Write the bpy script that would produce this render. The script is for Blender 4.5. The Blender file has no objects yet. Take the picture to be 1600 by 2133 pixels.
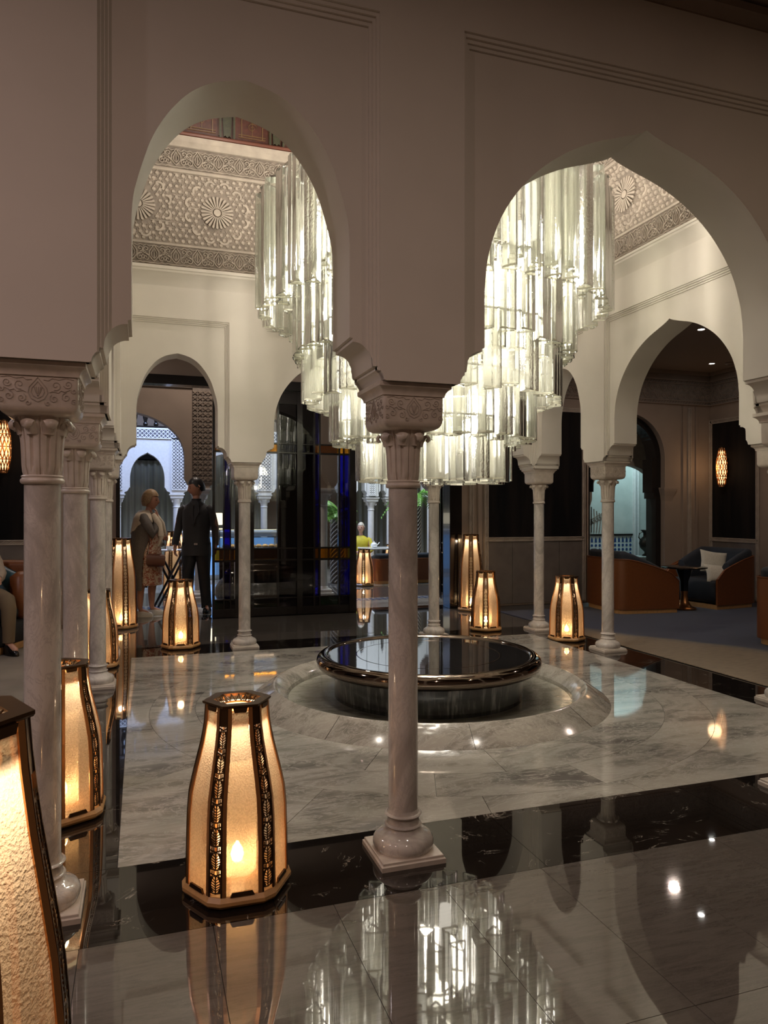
import bpy, math, random
from mathutils import Vector, Matrix
random.seed(7)
sin, cos, pi = math.sin, math.cos, math.pi
SC = bpy.context.scene
COL = SC.collection
S, A, B = 4.822, 1.349, 2.124          # atrium side, narrow bay, wide bay (metres)

# ------------------------------------------------------------ camera
cam = bpy.data.cameras.new('camera'); cam_ob = bpy.data.objects.new('camera', cam); COL.objects.link(cam_ob)
cam.sensor_fit = 'VERTICAL'; cam.sensor_height = 36; cam.sensor_width = 27
cam.lens = 1515 / 2133 * 36
cam.clip_start = 0.05; cam.clip_end = 100
cam_ob.location = (0.3287, -2.807, 1.4)
cam_ob.rotation_euler = (pi / 2, 0, -0.32244)
SC.camera = cam_ob

# ------------------------------------------------------------ world, exposure, gallery lights
w = bpy.data.worlds.new('world'); SC.world = w; w.use_nodes = True
w.node_tree.nodes['Background'].inputs[0].default_value = (0.05, 0.045, 0.04, 1)
w.node_tree.nodes['Background'].inputs[1].default_value = 0.5
SC.view_settings.view_transform = 'Standard'; SC.view_settings.look = 'None'
SC.view_settings.gamma = 1; SC.view_settings.use_curve_mapping = False
SC.view_settings.exposure = 0.08
SC.cycles.transparent_max_bounces = 32
SC.cycles.max_bounces = 8; SC.cycles.glossy_bounces = 4; SC.cycles.diffuse_bounces = 4
SC.cycles.transmission_bounces = 6
SC.cycles.sample_clamp_indirect = 4.0
SC.cycles.caustics_reflective = False; SC.cycles.caustics_refractive = False

def area(loc, energy, color, size, rot=(0, 0, 0), size_y=None, spread=pi):
    l = bpy.data.lights.new('light', 'AREA'); l.energy = energy; l.color = color
    l.size = size; l.spread = spread
    if size_y: l.shape = 'RECTANGLE'; l.size_y = size_y
    else: l.shape = 'DISK'
    o = bpy.data.objects.new('light', l); o.location = loc; o.rotation_euler = rot; COL.objects.link(o)
    return o
# ceiling lights of the front gallery (behind and beside the camera)
area((-1.6, -2.2, 3.62), 25, (1, .67, .60), .06)
area((1.2, -2.6, 3.62), 18, (1, .76, .63), .06)
area((4.2, -2.2, 3.62), 12, (1, .74, .50), .06)
# side galleries
area((7.1, 2.2, 3.62), 12, (1, .80, .68), .12)
area((7.1, 5.2, 3.62), 20, (1, .80, .68), .12)
area((-2.3, 2.6, 3.62), 26, (1, .86, .88), .3)
area((-2.6, -.9, 3.62), 26, (1, .84, .86), .1)
area((7.0, -.9, 3.62), 14, (1, .80, .62), .1)
area((2.2, 5.9, 3.62), 9, (1, .85, .75), .12)
# added fill lights under the atrium ceiling, to brighten the inner walls
for k_ in range(8):
    a_ = 2 * pi * k_ / 8
    area((S / 2 + 1.95 * cos(a_), S / 2 + 1.95 * sin(a_), 5.62), 11, (1, .90, .76), .09)
area((1.4, 8.2, 5.2), 70, (1, .84, .72), .5)  # added fill over the near courtyard, for the dark brown wall
area((-.42, 6.3, 3.62), 11, (1, .86, .78), .1)  # added fill to light the standing pair
# second courtyard, lit blue-white from its upper floor
area((0.6, 12.0, 4.9), 230, (.45, .6, 1.0), 2.2)
area((4.9, 11.6, 4.9), 230, (.82, .92, 1.0), 2.0)
area((9.3, 8.8, 3.4), 55, (.65, .95, 1.0), 1.0)

# ------------------------------------------------------------ materials
class NT:
    def __init__(s, name):
        s.m = bpy.data.materials.new(name); s.m.use_nodes = True; s.t = s.m.node_tree
        s.t.nodes.clear(); s.out = s.n('ShaderNodeOutputMaterial')
    def n(s, typ, **kw):
        x = s.t.nodes.new(typ)
        for k, v in kw.items():
            if k == 'inp':
                for a, b in v.items(): x.inputs[a].default_value = b
            else: setattr(x, k, v)
        return x
    def l(s, a, b): s.t.links.new(a, b)
    def coord(s, scale=(1, 1, 1), kind='Object', rot=(0, 0, 0)):
        c = s.n('ShaderNodeTexCoord'); mp = s.n('ShaderNodeMapping')
        mp.inputs['Scale'].default_value = scale; mp.inputs['Rotation'].default_value = rot
        if kind == 'World':
            g = s.n('ShaderNodeNewGeometry'); s.l(g.outputs['Position'], mp.inputs[0])
        else: s.l(c.outputs[kind], mp.inputs[0])
        return mp.outputs[0]
    def noise(s, vec, scale=5, detail=4, rough=.5, dist=0):
        x = s.n('ShaderNodeTexNoise'); x.inputs['Scale'].default_value = scale
        x.inputs['Detail'].default_value = detail; x.inputs['Roughness'].default_value = rough
        x.inputs['Distortion'].default_value = dist
        s.l(vec, x.inputs['Vector']); return x.outputs[0]
    def ramp(s, fac, stops):
        r = s.n('ShaderNodeValToRGB'); e = r.color_ramp.elements
        e[0].position, e[0].color = stops[0][0], (*stops[0][1], 1)
        e[1].position, e[1].color = stops[-1][0], (*stops[-1][1], 1)
        for p, c in stops[1:-1]:
            k = e.new(p); k.color = (*c, 1)
        s.l(fac, r.inputs[0]); return r.outputs[0]
    def mixc(s, a, b, fac):
        x = s.n('ShaderNodeMix', data_type='RGBA')
        for sock, v in ((x.inputs[0], fac), (x.inputs[6], a), (x.inputs[7], b)):
            if hasattr(v, 'links'): s.l(v, sock)
            else: sock.default_value = v if isinstance(v, float) else (*v, 1)
        return x.outputs[2]
    def bump(s, h, strength=.3, dist=.01):
        b = s.n('ShaderNodeBump'); b.inputs['Strength'].default_value = strength
        b.inputs['Distance'].default_value = dist; s.l(h, b.inputs['Height']); return b.outputs[0]
    def pbsdf(s, col=(.8, .8, .8), rough=.5, metal=0, normal=None, spec=.5, coat=0, sheen=0):
        p = s.n('ShaderNodeBsdfPrincipled')
        if hasattr(col, 'links'): s.l(col, p.inputs['Base Color'])
        else: p.inputs['Base Color'].default_value = (*col, 1)
        if hasattr(rough, 'links'): s.l(rough, p.inputs['Roughness'])
        else: p.inputs['Roughness'].default_value = rough
        p.inputs['Metallic'].default_value = metal; p.inputs['Specular IOR Level'].default_value = spec
        p.inputs['Coat Weight'].default_value = coat; p.inputs['Coat Roughness'].default_value = .04
        p.inputs['Sheen Weight'].default_value = sheen
        if normal is not None: s.l(normal, p.inputs['Normal'])
        return p.outputs[0]
    def mixs(s, a, b, fac):
        x = s.n('ShaderNodeMixShader')
        if hasattr(fac, 'links'): s.l(fac, x.inputs[0])
        else: x.inputs[0].default_value = fac
        s.l(a, x.inputs[1]); s.l(b, x.inputs[2]); return x.outputs[0]
    def done(s, sh): s.l(sh, s.out.inputs[0]); return s.m

def simple(name, col, rough=.5, metal=0, nscale=0, var=.15, bump=0, coat=0, sheen=0, spec=.5, bdist=.005):
    t = NT(name)
    if nscale:
        v = t.coord(kind='World'); n = t.noise(v, nscale, 4)
        dk = tuple(c * (1 - var) for c in col); lt = tuple(min(1, c * (1 + var)) for c in col)
        c = t.ramp(n, [(.3, dk), (.7, lt)])
        nm = t.bump(n, bump, bdist) if bump else None
        return t.done(t.pbsdf(c, rough, metal, nm, spec, coat, sheen))
    return t.done(t.pbsdf(col, rough, metal, None, spec, coat, sheen))

def emit(name, col, strength):
    t = NT(name); e = t.n('ShaderNodeEmission'); e.inputs[0].default_value = (*col, 1); e.inputs[1].default_value = strength
    return t.done(e.outputs[0])

def marble(name, base, vein, dark, scale=1.0, rough=.06, stretch=(1, 3, 1), coat=.5, spec=.5):
    t = NT(name); oi = t.n('ShaderNodeObjectInfo'); v0 = t.coord(scale=stretch, kind='World', rot=(0, 0, .35))
    rnd = t.n('ShaderNodeVectorMath', operation='SCALE'); rnd.inputs[3].default_value = 7.0
    cmb = t.n('ShaderNodeCombineXYZ'); t.l(oi.outputs['Random'], cmb.inputs[0]); t.l(oi.outputs['Random'], cmb.inputs[2])
    t.l(cmb.outputs[0], rnd.inputs[0])
    ad = t.n('ShaderNodeVectorMath', operation='ADD'); t.l(v0, ad.inputs[0]); t.l(rnd.outputs[0], ad.inputs[1])
    v = ad.outputs[0]
    n1 = t.noise(v, 1.6 * scale, 8, .62, 1.6); n2 = t.noise(v, 4 * scale, 6, .7, 2.5)
    c = t.ramp(n1, [(.33, dark), (.45, tuple((a + b) / 2 for a, b in zip(base, dark))), (.54, base), (.8, tuple(min(1, x * 1.12) for x in base))])
    a = t.n('ShaderNodeMath', operation='SUBTRACT'); t.l(n2, a.inputs[0]); a.inputs[1].default_value = .5
    b = t.n('ShaderNodeMath', operation='ABSOLUTE'); t.l(a.outputs[0], b.inputs[0])
    f = t.ramp(b.outputs[0], [(0, (.8, .8, .8)), (.035, (.0, .0, .0))])
    c2 = t.mixc(c, vein, f)
    return t.done(t.pbsdf(c2, rough, 0, None, spec, coat))

M = {}
def build_materials():
    t = NT('cream_plaster'); v = t.coord(kind='World')
    n = t.noise(v, 2.0, 3); n2 = t.noise(v, 60, 3)
    c = t.ramp(n, [(.3, (.62, .575, .51)), (.7, (.68, .63, .56))])
    M['plaster'] = t.done(t.pbsdf(c, .6, 0, t.bump(n2, .08, .002), .3))
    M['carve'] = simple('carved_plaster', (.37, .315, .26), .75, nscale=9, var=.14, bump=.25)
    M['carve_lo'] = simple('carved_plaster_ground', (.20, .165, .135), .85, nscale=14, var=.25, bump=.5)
    M['brownwall'] = simple('brown_plaster', (.27, .21, .165), .7, nscale=3, var=.07)
    M['ceiling'] = simple('ceiling_paint', (.30, .235, .19), .8)
    M['marble_col'] = marble('column_marble', (.60, .555, .505), (.44, .40, .37), (.36, .325, .29), 3.4, .07, (1, 1, .45), .6)
    M['marble_cap'] = simple('capital_marble', (.57, .50, .43), .35, nscale=22, var=.1, bump=.12, coat=.1, bdist=.002)
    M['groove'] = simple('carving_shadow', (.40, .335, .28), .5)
    M['white_floor'] = marble('grey_white_marble', (.40, .38, .335), (.50, .475, .43), (.15, .14, .125), .62, .05, (1, 2.6, 1), .3)
    M['basin'] = marble('wet_basin_marble', (.74, .71, .65), (.8, .77, .7), (.36, .34, .30), 1.4, .12, (1, 2.2, 2), .3)
    M['cone'] = marble('basin_marble', (.38, .35, .305), (.5, .46, .41), (.20, .185, .16), 1.4, .12, (1, 2.2, 2), .3)
    M['grey_floor'] = marble('taupe_stone', (.118, .105, .092), (.14, .127, .112), (.085, .075, .066), 2.0, .015, (1, 8, 1), .6, 1.0)
    t = NT('black_marble'); v = t.coord(scale=(1, 1.3, 1), kind='World')
    n = t.noise(v, 2.2, 7, .62, 1.2); a = t.n('ShaderNodeMath', operation='SUBTRACT'); t.l(n, a.inputs[0]); a.inputs[1].default_value = .5
    b = t.n('ShaderNodeMath', operation='ABSOLUTE'); t.l(a.outputs[0], b.inputs[0])
    k = t.noise(v, 5, 2); msk = t.ramp(k, [(.52, (0, 0, 0)), (.68, (1, 1, 1))])
    f = t.ramp(b.outputs[0], [(0, (.8, .8, .8)), (.006, (0, 0, 0))])
    mu = t.n('ShaderNodeMix', data_type='RGBA', blend_type='MULTIPLY'); mu.inputs[0].default_value = 1
    t.l(f, mu.inputs[6]); t.l(msk, mu.inputs[7])
    M['black_floor'] = t.done(t.pbsdf(t.mixc((.010, .008, .007), (.5, .45, .38), mu.outputs[2]), .012, 0, None, .6, .5))
    M['joint'] = simple('stone_joint', (.05, .045, .04), .6)
    t = NT('carpet_weave'); v = t.coord(kind='World'); n = t.noise(v, .55, 4, .5, .6); n2 = t.noise(t.coord(scale=(1, 5, 1), kind='World'), 9, 5)
    g = t.n('ShaderNodeSeparateXYZ'); t.l(v, g.inputs[0])
    my = t.n('ShaderNodeMath', operation='MULTIPLY'); my.inputs[1].default_value = .45; t.l(g.outputs[1], my.inputs[0])
    sm = t.n('ShaderNodeMath', operation='ADD'); t.l(g.outputs[0], sm.inputs[0]); t.l(my.outputs[0], sm.inputs[1])
    mr = t.n('ShaderNodeMapRange'); mr.inputs[1].default_value = 7.2; mr.inputs[2].default_value = 8.1; t.l(sm.outputs[0], mr.inputs[0])
    ad = t.n('ShaderNodeMath', operation='ADD'); t.l(mr.outputs[0], ad.inputs[0]); t.l(n, ad.inputs[1])
    c = t.ramp(ad.outputs[0], [(.55, (.22, .17, .115)), (.80, (.16, .135, .105)), (.95, (.035, .048, .085)), (1.0, (.026, .038, .078))])
    c = t.mixc(c, (.02, .018, .02), t.ramp(n2, [(.45, (0, 0, 0)), (.8, (.5, .5, .5))]))
    M['carpet'] = t.done(t.pbsdf(c, .95, 0, t.bump(t.noise(v, 400, 2), .3, .003), .1, 0, .2))
    M['carpet_grey'] = simple('grey_carpet_weave', (.19, .165, .135), .95, nscale=3, var=.2, sheen=.2, spec=.1)
    M['brass'] = simple('dark_brass', (.10, .055, .025), .35, .9)
    M['brass_lt'] = simple('copper_trim', (.55, .26, .10), .3, .9)
    M['oak'] = simple('honey_wood', (.50, .27, .10), .4, 0, nscale=30, var=.1, coat=.3)
    t = NT('amber_hammered_glass'); v = t.coord(); n = t.noise(v, 150, 2, .5)
    nm = t.bump(n, 1.0, .008)
    tl = t.n('ShaderNodeBsdfTranslucent'); tl.inputs[0].default_value = (1.0, .80, .58, 1); t.l(nm, tl.inputs['Normal'])
    tr = t.n('ShaderNodeBsdfTransparent'); tr.inputs[0].default_value = (1.0, .86, .66, 1)
    gl = t.n('ShaderNodeBsdfGlossy'); gl.inputs[0].default_value = (1, .9, .75, 1); gl.inputs['Roughness'].default_value = .16; t.l(nm, gl.inputs['Normal'])
    df = t.n('ShaderNodeBsdfDiffuse'); df.inputs[0].default_value = (.70, .50, .32, 1); t.l(nm, df.inputs['Normal'])
    a = t.mixs(tl.outputs[0], df.outputs[0], .3); a = t.mixs(a, tr.outputs[0], t.ramp(n, [(.35, (.34, .34, .34)), (.65, (.48, .48, .48))]))
    M['amber'] = t.done(t.mixs(a, gl.outputs[0], .07))
    t = NT('frosted_inner_glass'); tl = t.n('ShaderNodeBsdfTranslucent'); tl.inputs[0].default_value = (1, .80, .55, 1)
    tr = t.n('ShaderNodeBsdfTransparent'); tr.inputs[0].default_value = (1, .93, .82, 1)
    M['frost'] = t.done(t.mixs(tl.outputs[0], tr.outputs[0], .35))
    # chandelier glass: clear tubes, milkier towards their edges; some hammered; whiter rims stand in for light glowing in the tube edges
    def crystal(key, nm_, bs, sc, f0, f1, white):
        t = NT(nm_); v = t.coord(scale=(1, 1, sc)); n = t.noise(v, 60, 3, .6); nm = t.bump(n, bs, .006)
        lw = t.n('ShaderNodeLayerWeight'); lw.inputs[0].default_value = .35; t.l(nm, lw.inputs['Normal'])
        tr = t.n('ShaderNodeBsdfTransparent'); tr.inputs[0].default_value = (.98, .99, .97, 1)
        tl = t.n('ShaderNodeBsdfTranslucent'); tl.inputs[0].default_value = (white, white * .985, white * .86, 1); t.l(nm, tl.inputs['Normal'])
        df = t.n('ShaderNodeBsdfDiffuse'); df.inputs[0].default_value = (white, white * .985, white * .87, 1); t.l(nm, df.inputs['Normal'])
        gl = t.n('ShaderNodeBsdfGlossy'); gl.inputs['Roughness'].default_value = .12; t.l(nm, gl.inputs['Normal'])
        body = t.mixs(tl.outputs[0], df.outputs[0], .35)
        fac = t.ramp(lw.outputs['Facing'], [(.0, (f0,) * 3), (.35, (f0 * 1.5,) * 3), (.85, (f1,) * 3)])
        a = t.mixs(tr.outputs[0], body, fac)
        fr = t.n('ShaderNodeFresnel'); fr.inputs[0].default_value = 1.35; t.l(nm, fr.inputs['Normal'])
        M[key] = t.done(t.mixs(a, gl.outputs[0], fr.outputs[0]))
    crystal('crystal', 'clear_glass', .25, .08, .24, .85, .66)
    crystal('crystal_h', 'hammered_glass', .9, .8, .42, .85, .75)
    crystal('crystal_rim', 'bright_edge_glass', .1, 1, .75, .9, .95)
    M['chrome'] = simple('chrome', (.7, .7, .68), .15, 1)
    M['lamp_glow'] = emit('chandelier_lamp_glow', (1.0, .93, .78), 2.5)
    M['bulb'] = emit('candle_glow', (1.0, .70, .40), 35)
    M['top_glow'] = emit('lit_inner_glow', (1.0, .82, .52), 2.2)
    M['spot'] = emit('spot_lamp', (1, .98, .92), 30)
    M['black'] = simple('black_lacquer', (.006, .005, .005), .18, 0, coat=.4)
    M['gunmetal'] = simple('polished_dark_steel', (.20, .155, .125), .06, 1)
    t = NT('black_water_mirror'); v = t.coord(scale=(1, 1, 1)); n = t.noise(v, 14, 3, .5, 1)
    M['mirror_water'] = t.done(t.pbsdf((.012, .011, .011), .02, 0, t.bump(n, .06, .003), 1.0, .6))
    t = NT('falling_water'); v = t.coord(scale=(1, 1, .06)); n = t.noise(v, 45, 4, .6); nm = t.bump(n, .8, .01)
    tr = t.n('ShaderNodeBsdfTransparent'); gl = t.n('ShaderNodeBsdfGlossy'); gl.inputs['Roughness'].default_value = .08; t.l(nm, gl.inputs['Normal'])
    M['fall'] = t.done(t.mixs(tr.outputs[0], gl.outputs[0], t.ramp(n, [(.50, (.01, .01, .01)), (.72, (.22, .22, .22))])))
    t = NT('pool_water'); v = t.coord(); n = t.noise(v, 16, 4, .5, 1.2); nm = t.bump(n, .35, .008)
    tr = t.n('ShaderNodeBsdfTransparent'); tr.inputs[0].default_value = (.8, .8, .77, 1)
    gl = t.n('ShaderNodeBsdfGlossy'); gl.inputs['Roughness'].default_value = .02; t.l(nm, gl.inputs['Normal'])
    fr = t.n('ShaderNodeFresnel'); fr.inputs[0].default_value = 1.33; t.l(nm, fr.inputs['Normal'])
    M['pool'] = t.done(t.mixs(tr.outputs[0], gl.outputs[0], fr.outputs[0]))
    t = NT('pleated_black_velvet'); v = t.coord(scale=(1, 1, .12)); n = t.noise(v, 5, 3, .5, .4)
    M['velvet'] = t.done(t.pbsdf(t.ramp(n, [(.4, (.004, .004, .005)), (.75, (.016, .012, .010))]), .8, 0, t.bump(n, .3, .03), .1, 0, .05))
    M['wainscot'] = simple('grey_silk_wainscot', (.135, .115, .10), .45, nscale=6, var=.12)
    M['leather'] = simple('tan_leather', (.17, .052, .013), .42, nscale=40, var=.08, bump=.1, coat=.1)
    M['navy'] = simple('navy_velvet', (.010, .015, .024), .8, nscale=8, var=.3, sheen=.06)
    M['navy_black'] = simple('black_velvet', (.005, .006, .009), .8, sheen=.04)
    M['cushion_w'] = simple('pale_linen', (.52, .50, .42), .8, nscale=60, var=.1, bump=.2)
    M['cushion_t'] = simple('teal_silk', (.03, .085, .11), .4, nscale=10, var=.3)
    M['red_paint'] = simple('painted_red_wood', (.06, .016, .009), .55, nscale=25, var=.35, bump=.2)
    M['green_paint'] = simple('painted_green_wood', (.034, .032, .015), .55, nscale=30, var=.3)
    M['gold_paint'] = simple('dull_gold_paint', (.15, .085, .035), .5)
    M['red_edge'] = simple('terracotta_paint', (.13, .045, .028), .5)
    def pane(name, col, refl=.08, tint=1):
        t = NT(name); tr = t.n('ShaderNodeBsdfTransparent'); tr.inputs[0].default_value = (*col, 1)
        gl = t.n('ShaderNodeBsdfGlossy'); gl.inputs['Roughness'].default_value = .01
        lw = t.n('ShaderNodeFresnel'); lw.inputs[0].default_value = 1.5
        ad = t.n('ShaderNodeMath', operation='ADD'); t.l(lw.outputs[0], ad.inputs[0]); ad.inputs[1].default_value = refl * .4
        M[name] = t.done(t.mixs(tr.outputs[0], gl.outputs[0], ad.outputs[0]))
    pane('clear_pane', (.86, .86, .84)); pane('blue_pane', (.015, .02, .42)); pane('amber_pane', (.68, .40, .07))
    pane('green_pane', (.01, .10, .045)); pane('smoke_pane', (.05, .05, .07), .02)
    pane('case_glass', (.92, .96, .97), .1)
    M['blue_glass'] = simple('cobalt_glass', (.010, .010, .20), .08, 0, coat=.6)
    M['white_stone'] = simple('white_stone', (.62, .62, .62), .5, nscale=20, var=.06)
    M['lattice'] = simple('white_lattice', (.70, .70, .70), .6)
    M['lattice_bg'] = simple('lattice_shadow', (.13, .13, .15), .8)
    t = NT('pleated_curtain'); v = t.coord(scale=(1, 1, .02), kind='World'); n = t.noise(v, 9, 3)
    M['curtain'] = t.done(t.pbsdf(t.ramp(n, [(.3, (.17, .175, .14)), (.7, (.30, .30, .25))]), .85))
    M['blue_light'] = emit('blue_glow', (.20, .44, .95), .85)
    M['cream_light'] = emit('lit_shade', (1, .90, .66), 2.2)
    M['leaf'] = simple('palm_leaf', (.16, .38, .06), .45, nscale=15, var=.3)
    M['bark_d'] = simple('dark_bark', (.05, .04, .035), .8); M['bark_l'] = simple('pale_bark', (.55, .52, .46), .8)
    M['skin'] = simple('skin', (.42, .20, .125), .5, nscale=20, var=.05)
    M['skin2'] = simple('fair_skin', (.55, .30, .21), .5)
    M['hair_b'] = simple('blond_hair', (.30, .19, .09), .5, nscale=60, var=.4, bump=.5)
    M['hair_k'] = simple('black_hair', (.012, .010, .010), .4, nscale=60, var=.4)
    M['hair_g'] = simple('grey_blond_hair', (.45, .40, .33), .5, nscale=60, var=.3)
    M['suit'] = simple('charcoal_suit', (.009, .0075, .009), .7, nscale=50, var=.2, sheen=.2)
    M['trouser'] = simple('black_trouser', (.006, .006, .007), .7)
    M['cardigan'] = simple('grey_knit', (.10, .085, .07), .85, nscale=80, var=.2, bump=.3)
    M['sweater'] = simple('cream_knit', (.55, .46, .34), .85, nscale=80, var=.1, bump=.3)
    t = NT('floral_print'); v = t.coord(); n = t.noise(v, 22, 3, .6, 1.5)
    M['floral'] = t.done(t.pbsdf(t.ramp(n, [(.40, (.55, .44, .32)), (.50, (.45, .32, .22)), (.56, (.30, .04, .03)), (.66, (.22, .12, .05))]), .8))
    M['bag'] = simple('brown_leather_bag', (.085, .025, .012), .35, coat=.2)
    M['yellow'] = simple('yellow_blouse', (.55, .45, .03), .6, nscale=12, var=.15)
    M['khaki'] = simple('khaki_cotton', (.16, .115, .065), .8); M['beige'] = simple('beige_knit', (.36, .29, .22), .8)
    M['shoe_w'] = simple('off_white_shoe', (.6, .55, .48), .4); M['shoe_k'] = simple('black_shoe', (.008, .008, .008), .2)
    M['pastry'] = simple('pastry_crust', (.55, .33, .16), .7, nscale=60, var=.3)
    M['china'] = simple('white_china', (.8, .8, .78), .15, coat=.5)
    M['eye'] = simple('eye_dark', (.02, .015, .012), .3); M['lip'] = simple('lips', (.30, .09, .07), .5)
    M['mosaic_b'] = simple('blue_zellige', (.02, .05, .16), .2); M['mosaic_w'] = simple('white_zellige', (.5, .55, .55), .25)
    M['room_pale'] = simple('pale_room_plaster', (.42, .46, .44), .7, nscale=5, var=.08)
    M['bronze'] = simple('aged_bronze', (.03, .026, .02), .4, .8)
    M['pearl'] = simple('inlaid_chest', (.30, .33, .32), .4, nscale=40, var=.3)
build_materials()

# ------------------------------------------------------------ mesh helpers
class MB:
    def __init__(s): s.v = []; s.f = []
    def add(s, vs, fs):
        o = len(s.v); s.v += [tuple(v) for v in vs]; s.f += [tuple(i + o for i in f) for f in fs]; return s
    def box(s, x0, x1, y0, y1, z0, z1, bev=0):
        if bev:
            b = min(bev, (x1 - x0) * .45, (y1 - y0) * .45, (z1 - z0) * .45)
            return s.loft([[(x0 + b, y0 + b, z0), (x1 - b, y0 + b, z0), (x1 - b, y1 - b, z0), (x0 + b, y1 - b, z0)],
                           [(x0, y0, z0 + b), (x1, y0, z0 + b), (x1, y1, z0 + b), (x0, y1, z0 + b)],
                           [(x0, y0, z1 - b), (x1, y0, z1 - b), (x1, y1, z1 - b), (x0, y1, z1 - b)],
                           [(x0 + b, y0 + b, z1), (x1 - b, y0 + b, z1), (x1 - b, y1 - b, z1), (x0 + b, y1 - b, z1)]])
        return s.add([(x0, y0, z0), (x1, y0, z0), (x1, y1, z0), (x0, y1, z0), (x0, y0, z1), (x1, y0, z1), (x1, y1, z1), (x0, y1, z1)],
                     [(0, 3, 2, 1), (4, 5, 6, 7), (0, 1, 5, 4), (1, 2, 6, 5), (2, 3, 7, 6), (3, 0, 4, 7)])
    def cb(s, c, d, bev=0):
        return s.box(c[0] - d[0] / 2, c[0] + d[0] / 2, c[1] - d[1] / 2, c[1] + d[1] / 2, c[2] - d[2] / 2, c[2] + d[2] / 2, bev)
    def loft(s, rings, caps=(1, 1), closed=True):
        n = len(rings[0]); vs = [p for r in rings for p in r]; fs = []
        for i in range(len(rings) - 1):
            for j in range(n if closed else n - 1):
                k = (j + 1) % n
                fs.append((i * n + j, i * n + k, (i + 1) * n + k, (i + 1) * n + j))
        if caps[0]: fs.append(tuple(range(n - 1, -1, -1)))
        if caps[1]: fs.append(tuple(range((len(rings) - 1) * n, len(rings) * n)))
        return s.add(vs, fs)
    def lathe(s, prof, n=32, c=(0, 0, 0), caps=(1, 1), ph=0, sx=1, sy=1):
        return s.loft([[(c[0] + r * sx * cos(ph + 2 * pi * j / n), c[1] + r * sy * sin(ph + 2 * pi * j / n), c[2] + z) for j in range(n)] for r, z in prof], caps)
    def tube(s, pts, r, n=6, caps=(1, 1)):
        pts = [Vector(p) for p in pts]; rings = []
        rr = r if isinstance(r, (list, tuple)) else [r] * len(pts)
        up = Vector((0, 0, 1))
        for i, p in enumerate(pts):
            t = (pts[min(i + 1, len(pts) - 1)] - pts[max(i - 1, 0)]).normalized()
            a = t.cross(up)
            if a.length < .05: a = t.cross(Vector((1, 0, 0)))
            a.normalize(); b = t.cross(a)
            rings.append([tuple(p + (a * cos(2 * pi * j / n) + b * sin(2 * pi * j / n)) * rr[i]) for j in range(n)])
        return s.loft(rings, caps)
    def bar(s, p, q, w, h, nrm=(0, 0, 1)):
        p = Vector(p); q = Vector(q); n = Vector(nrm).normalized(); t = (q - p).normalized(); a = t.cross(n).normalized() * w / 2; b = n * h / 2
        r = [[tuple(x + sx * a + sy * b) for sx, sy in ((-1, -1), (1, -1), (1, 1), (-1, 1))] for x in (p, q)]
        return s.loft(r)
    def prism(s, poly, fr, d0, d1):
        """poly of (a, b) mapped by fr(a, b, d) between depths d0 and d1"""
        n = len(poly)
        vs = [fr(a, b, d0) for a, b in poly] + [fr(a, b, d1) for a, b in poly]
        fs = [tuple(range(n - 1, -1, -1)), tuple(range(n, 2 * n))] + [(i, (i + 1) % n, n + (i + 1) % n, n + i) for i in range(n)]
        return s.add(vs, fs)
    def strip(s, pts, w, fr, d):
        """raised ribbon along 2D points in the frame fr"""
        rs = []
        n = len(pts)
        for i, (a, b) in enumerate(pts):
            p0 = pts[max(i - 1, 0)]; p1 = pts[min(i + 1, n - 1)]
            tx, ty = p1[0] - p0[0], p1[1] - p0[1]; L = math.hypot(tx, ty) or 1
            nx, ny = -ty / L * w / 2, tx / L * w / 2
            rs.append([fr(a + nx, b + ny, 0), fr(a + nx * .6, b + ny * .6, d), fr(a - nx * .6, b - ny * .6, d), fr(a - nx, b - ny, 0)])
        return s.loft(rs, (0, 0), closed=False)
    def xf(s, m, start=0):
        s.v[start:] = [tuple(m @ Vector(v)) for v in s.v[start:]]; return s
    def mesh(s, name, mat, smooth=0):
        me = bpy.data.meshes.new(name); me.from_pydata(s.v, [], s.f)
        if mat: me.materials.append(M[mat] if isinstance(mat, str) else mat)
        me.validate(); me.update()
        if smooth:
            me.polygons.foreach_set('use_smooth', [True] * len(me.polygons))
            if smooth != 180: me.set_sharp_from_angle(angle=math.radians(smooth))
        return me
    def build(s, name, mat, parent=None, smooth=0, loc=(0, 0, 0), rot=(0, 0, 0)):
        import bmesh
        me = s.mesh(name, mat, smooth)
        bm = bmesh.new(); bm.from_mesh(me); bmesh.ops.recalc_face_normals(bm, faces=bm.faces); bm.to_mesh(me); bm.free()
        return put(name, me, parent, loc, rot)

def put(name, me, parent=None, loc=(0, 0, 0), rot=(0, 0, 0)):
    o = bpy.data.objects.new(name, me); COL.objects.link(o); o.location = loc; o.rotation_euler = rot
    if parent: o.parent = parent
    return o
def thing(name, label, cat, loc=(0, 0, 0), rz=0, group=None):
    o = bpy.data.objects.new(name, None); COL.objects.link(o); o.location = loc; o.rotation_euler = (0, 0, rz)
    o.empty_display_size = .1
    return tag(o, label, cat, group)
def tag(o, label, cat, group=None):
    o['label'] = label; o['category'] = cat
    if group: o['group'] = group
    return o
def struct(o):
    o['kind'] = 'structure'; return o
def kids(o): return KID.get(o.name, [])
def copy_tree(src, loc, rz=0, label=None, group=None, allobj=None):
    """copy a thing with copies of its parts and sub-parts"""
    r = src.copy(); COL.objects.link(r); r.location = loc; r.rotation_euler = (0, 0, rz)
    if label: r['label'] = label
    if group: r['group'] = group
    def rec(a, b):
        for ch in [x for x in a.children]:
            c = ch.copy(); COL.objects.link(c); c.parent = b; rec(ch, c)
    rec(src, r)
    return r
def fr_front(v): return lambda a, z, d: (a, v - d, z)          # faces -Y, a along X
def fr_back(v): return lambda a, z, d: (a, v + d, z)           # faces +Y
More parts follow.
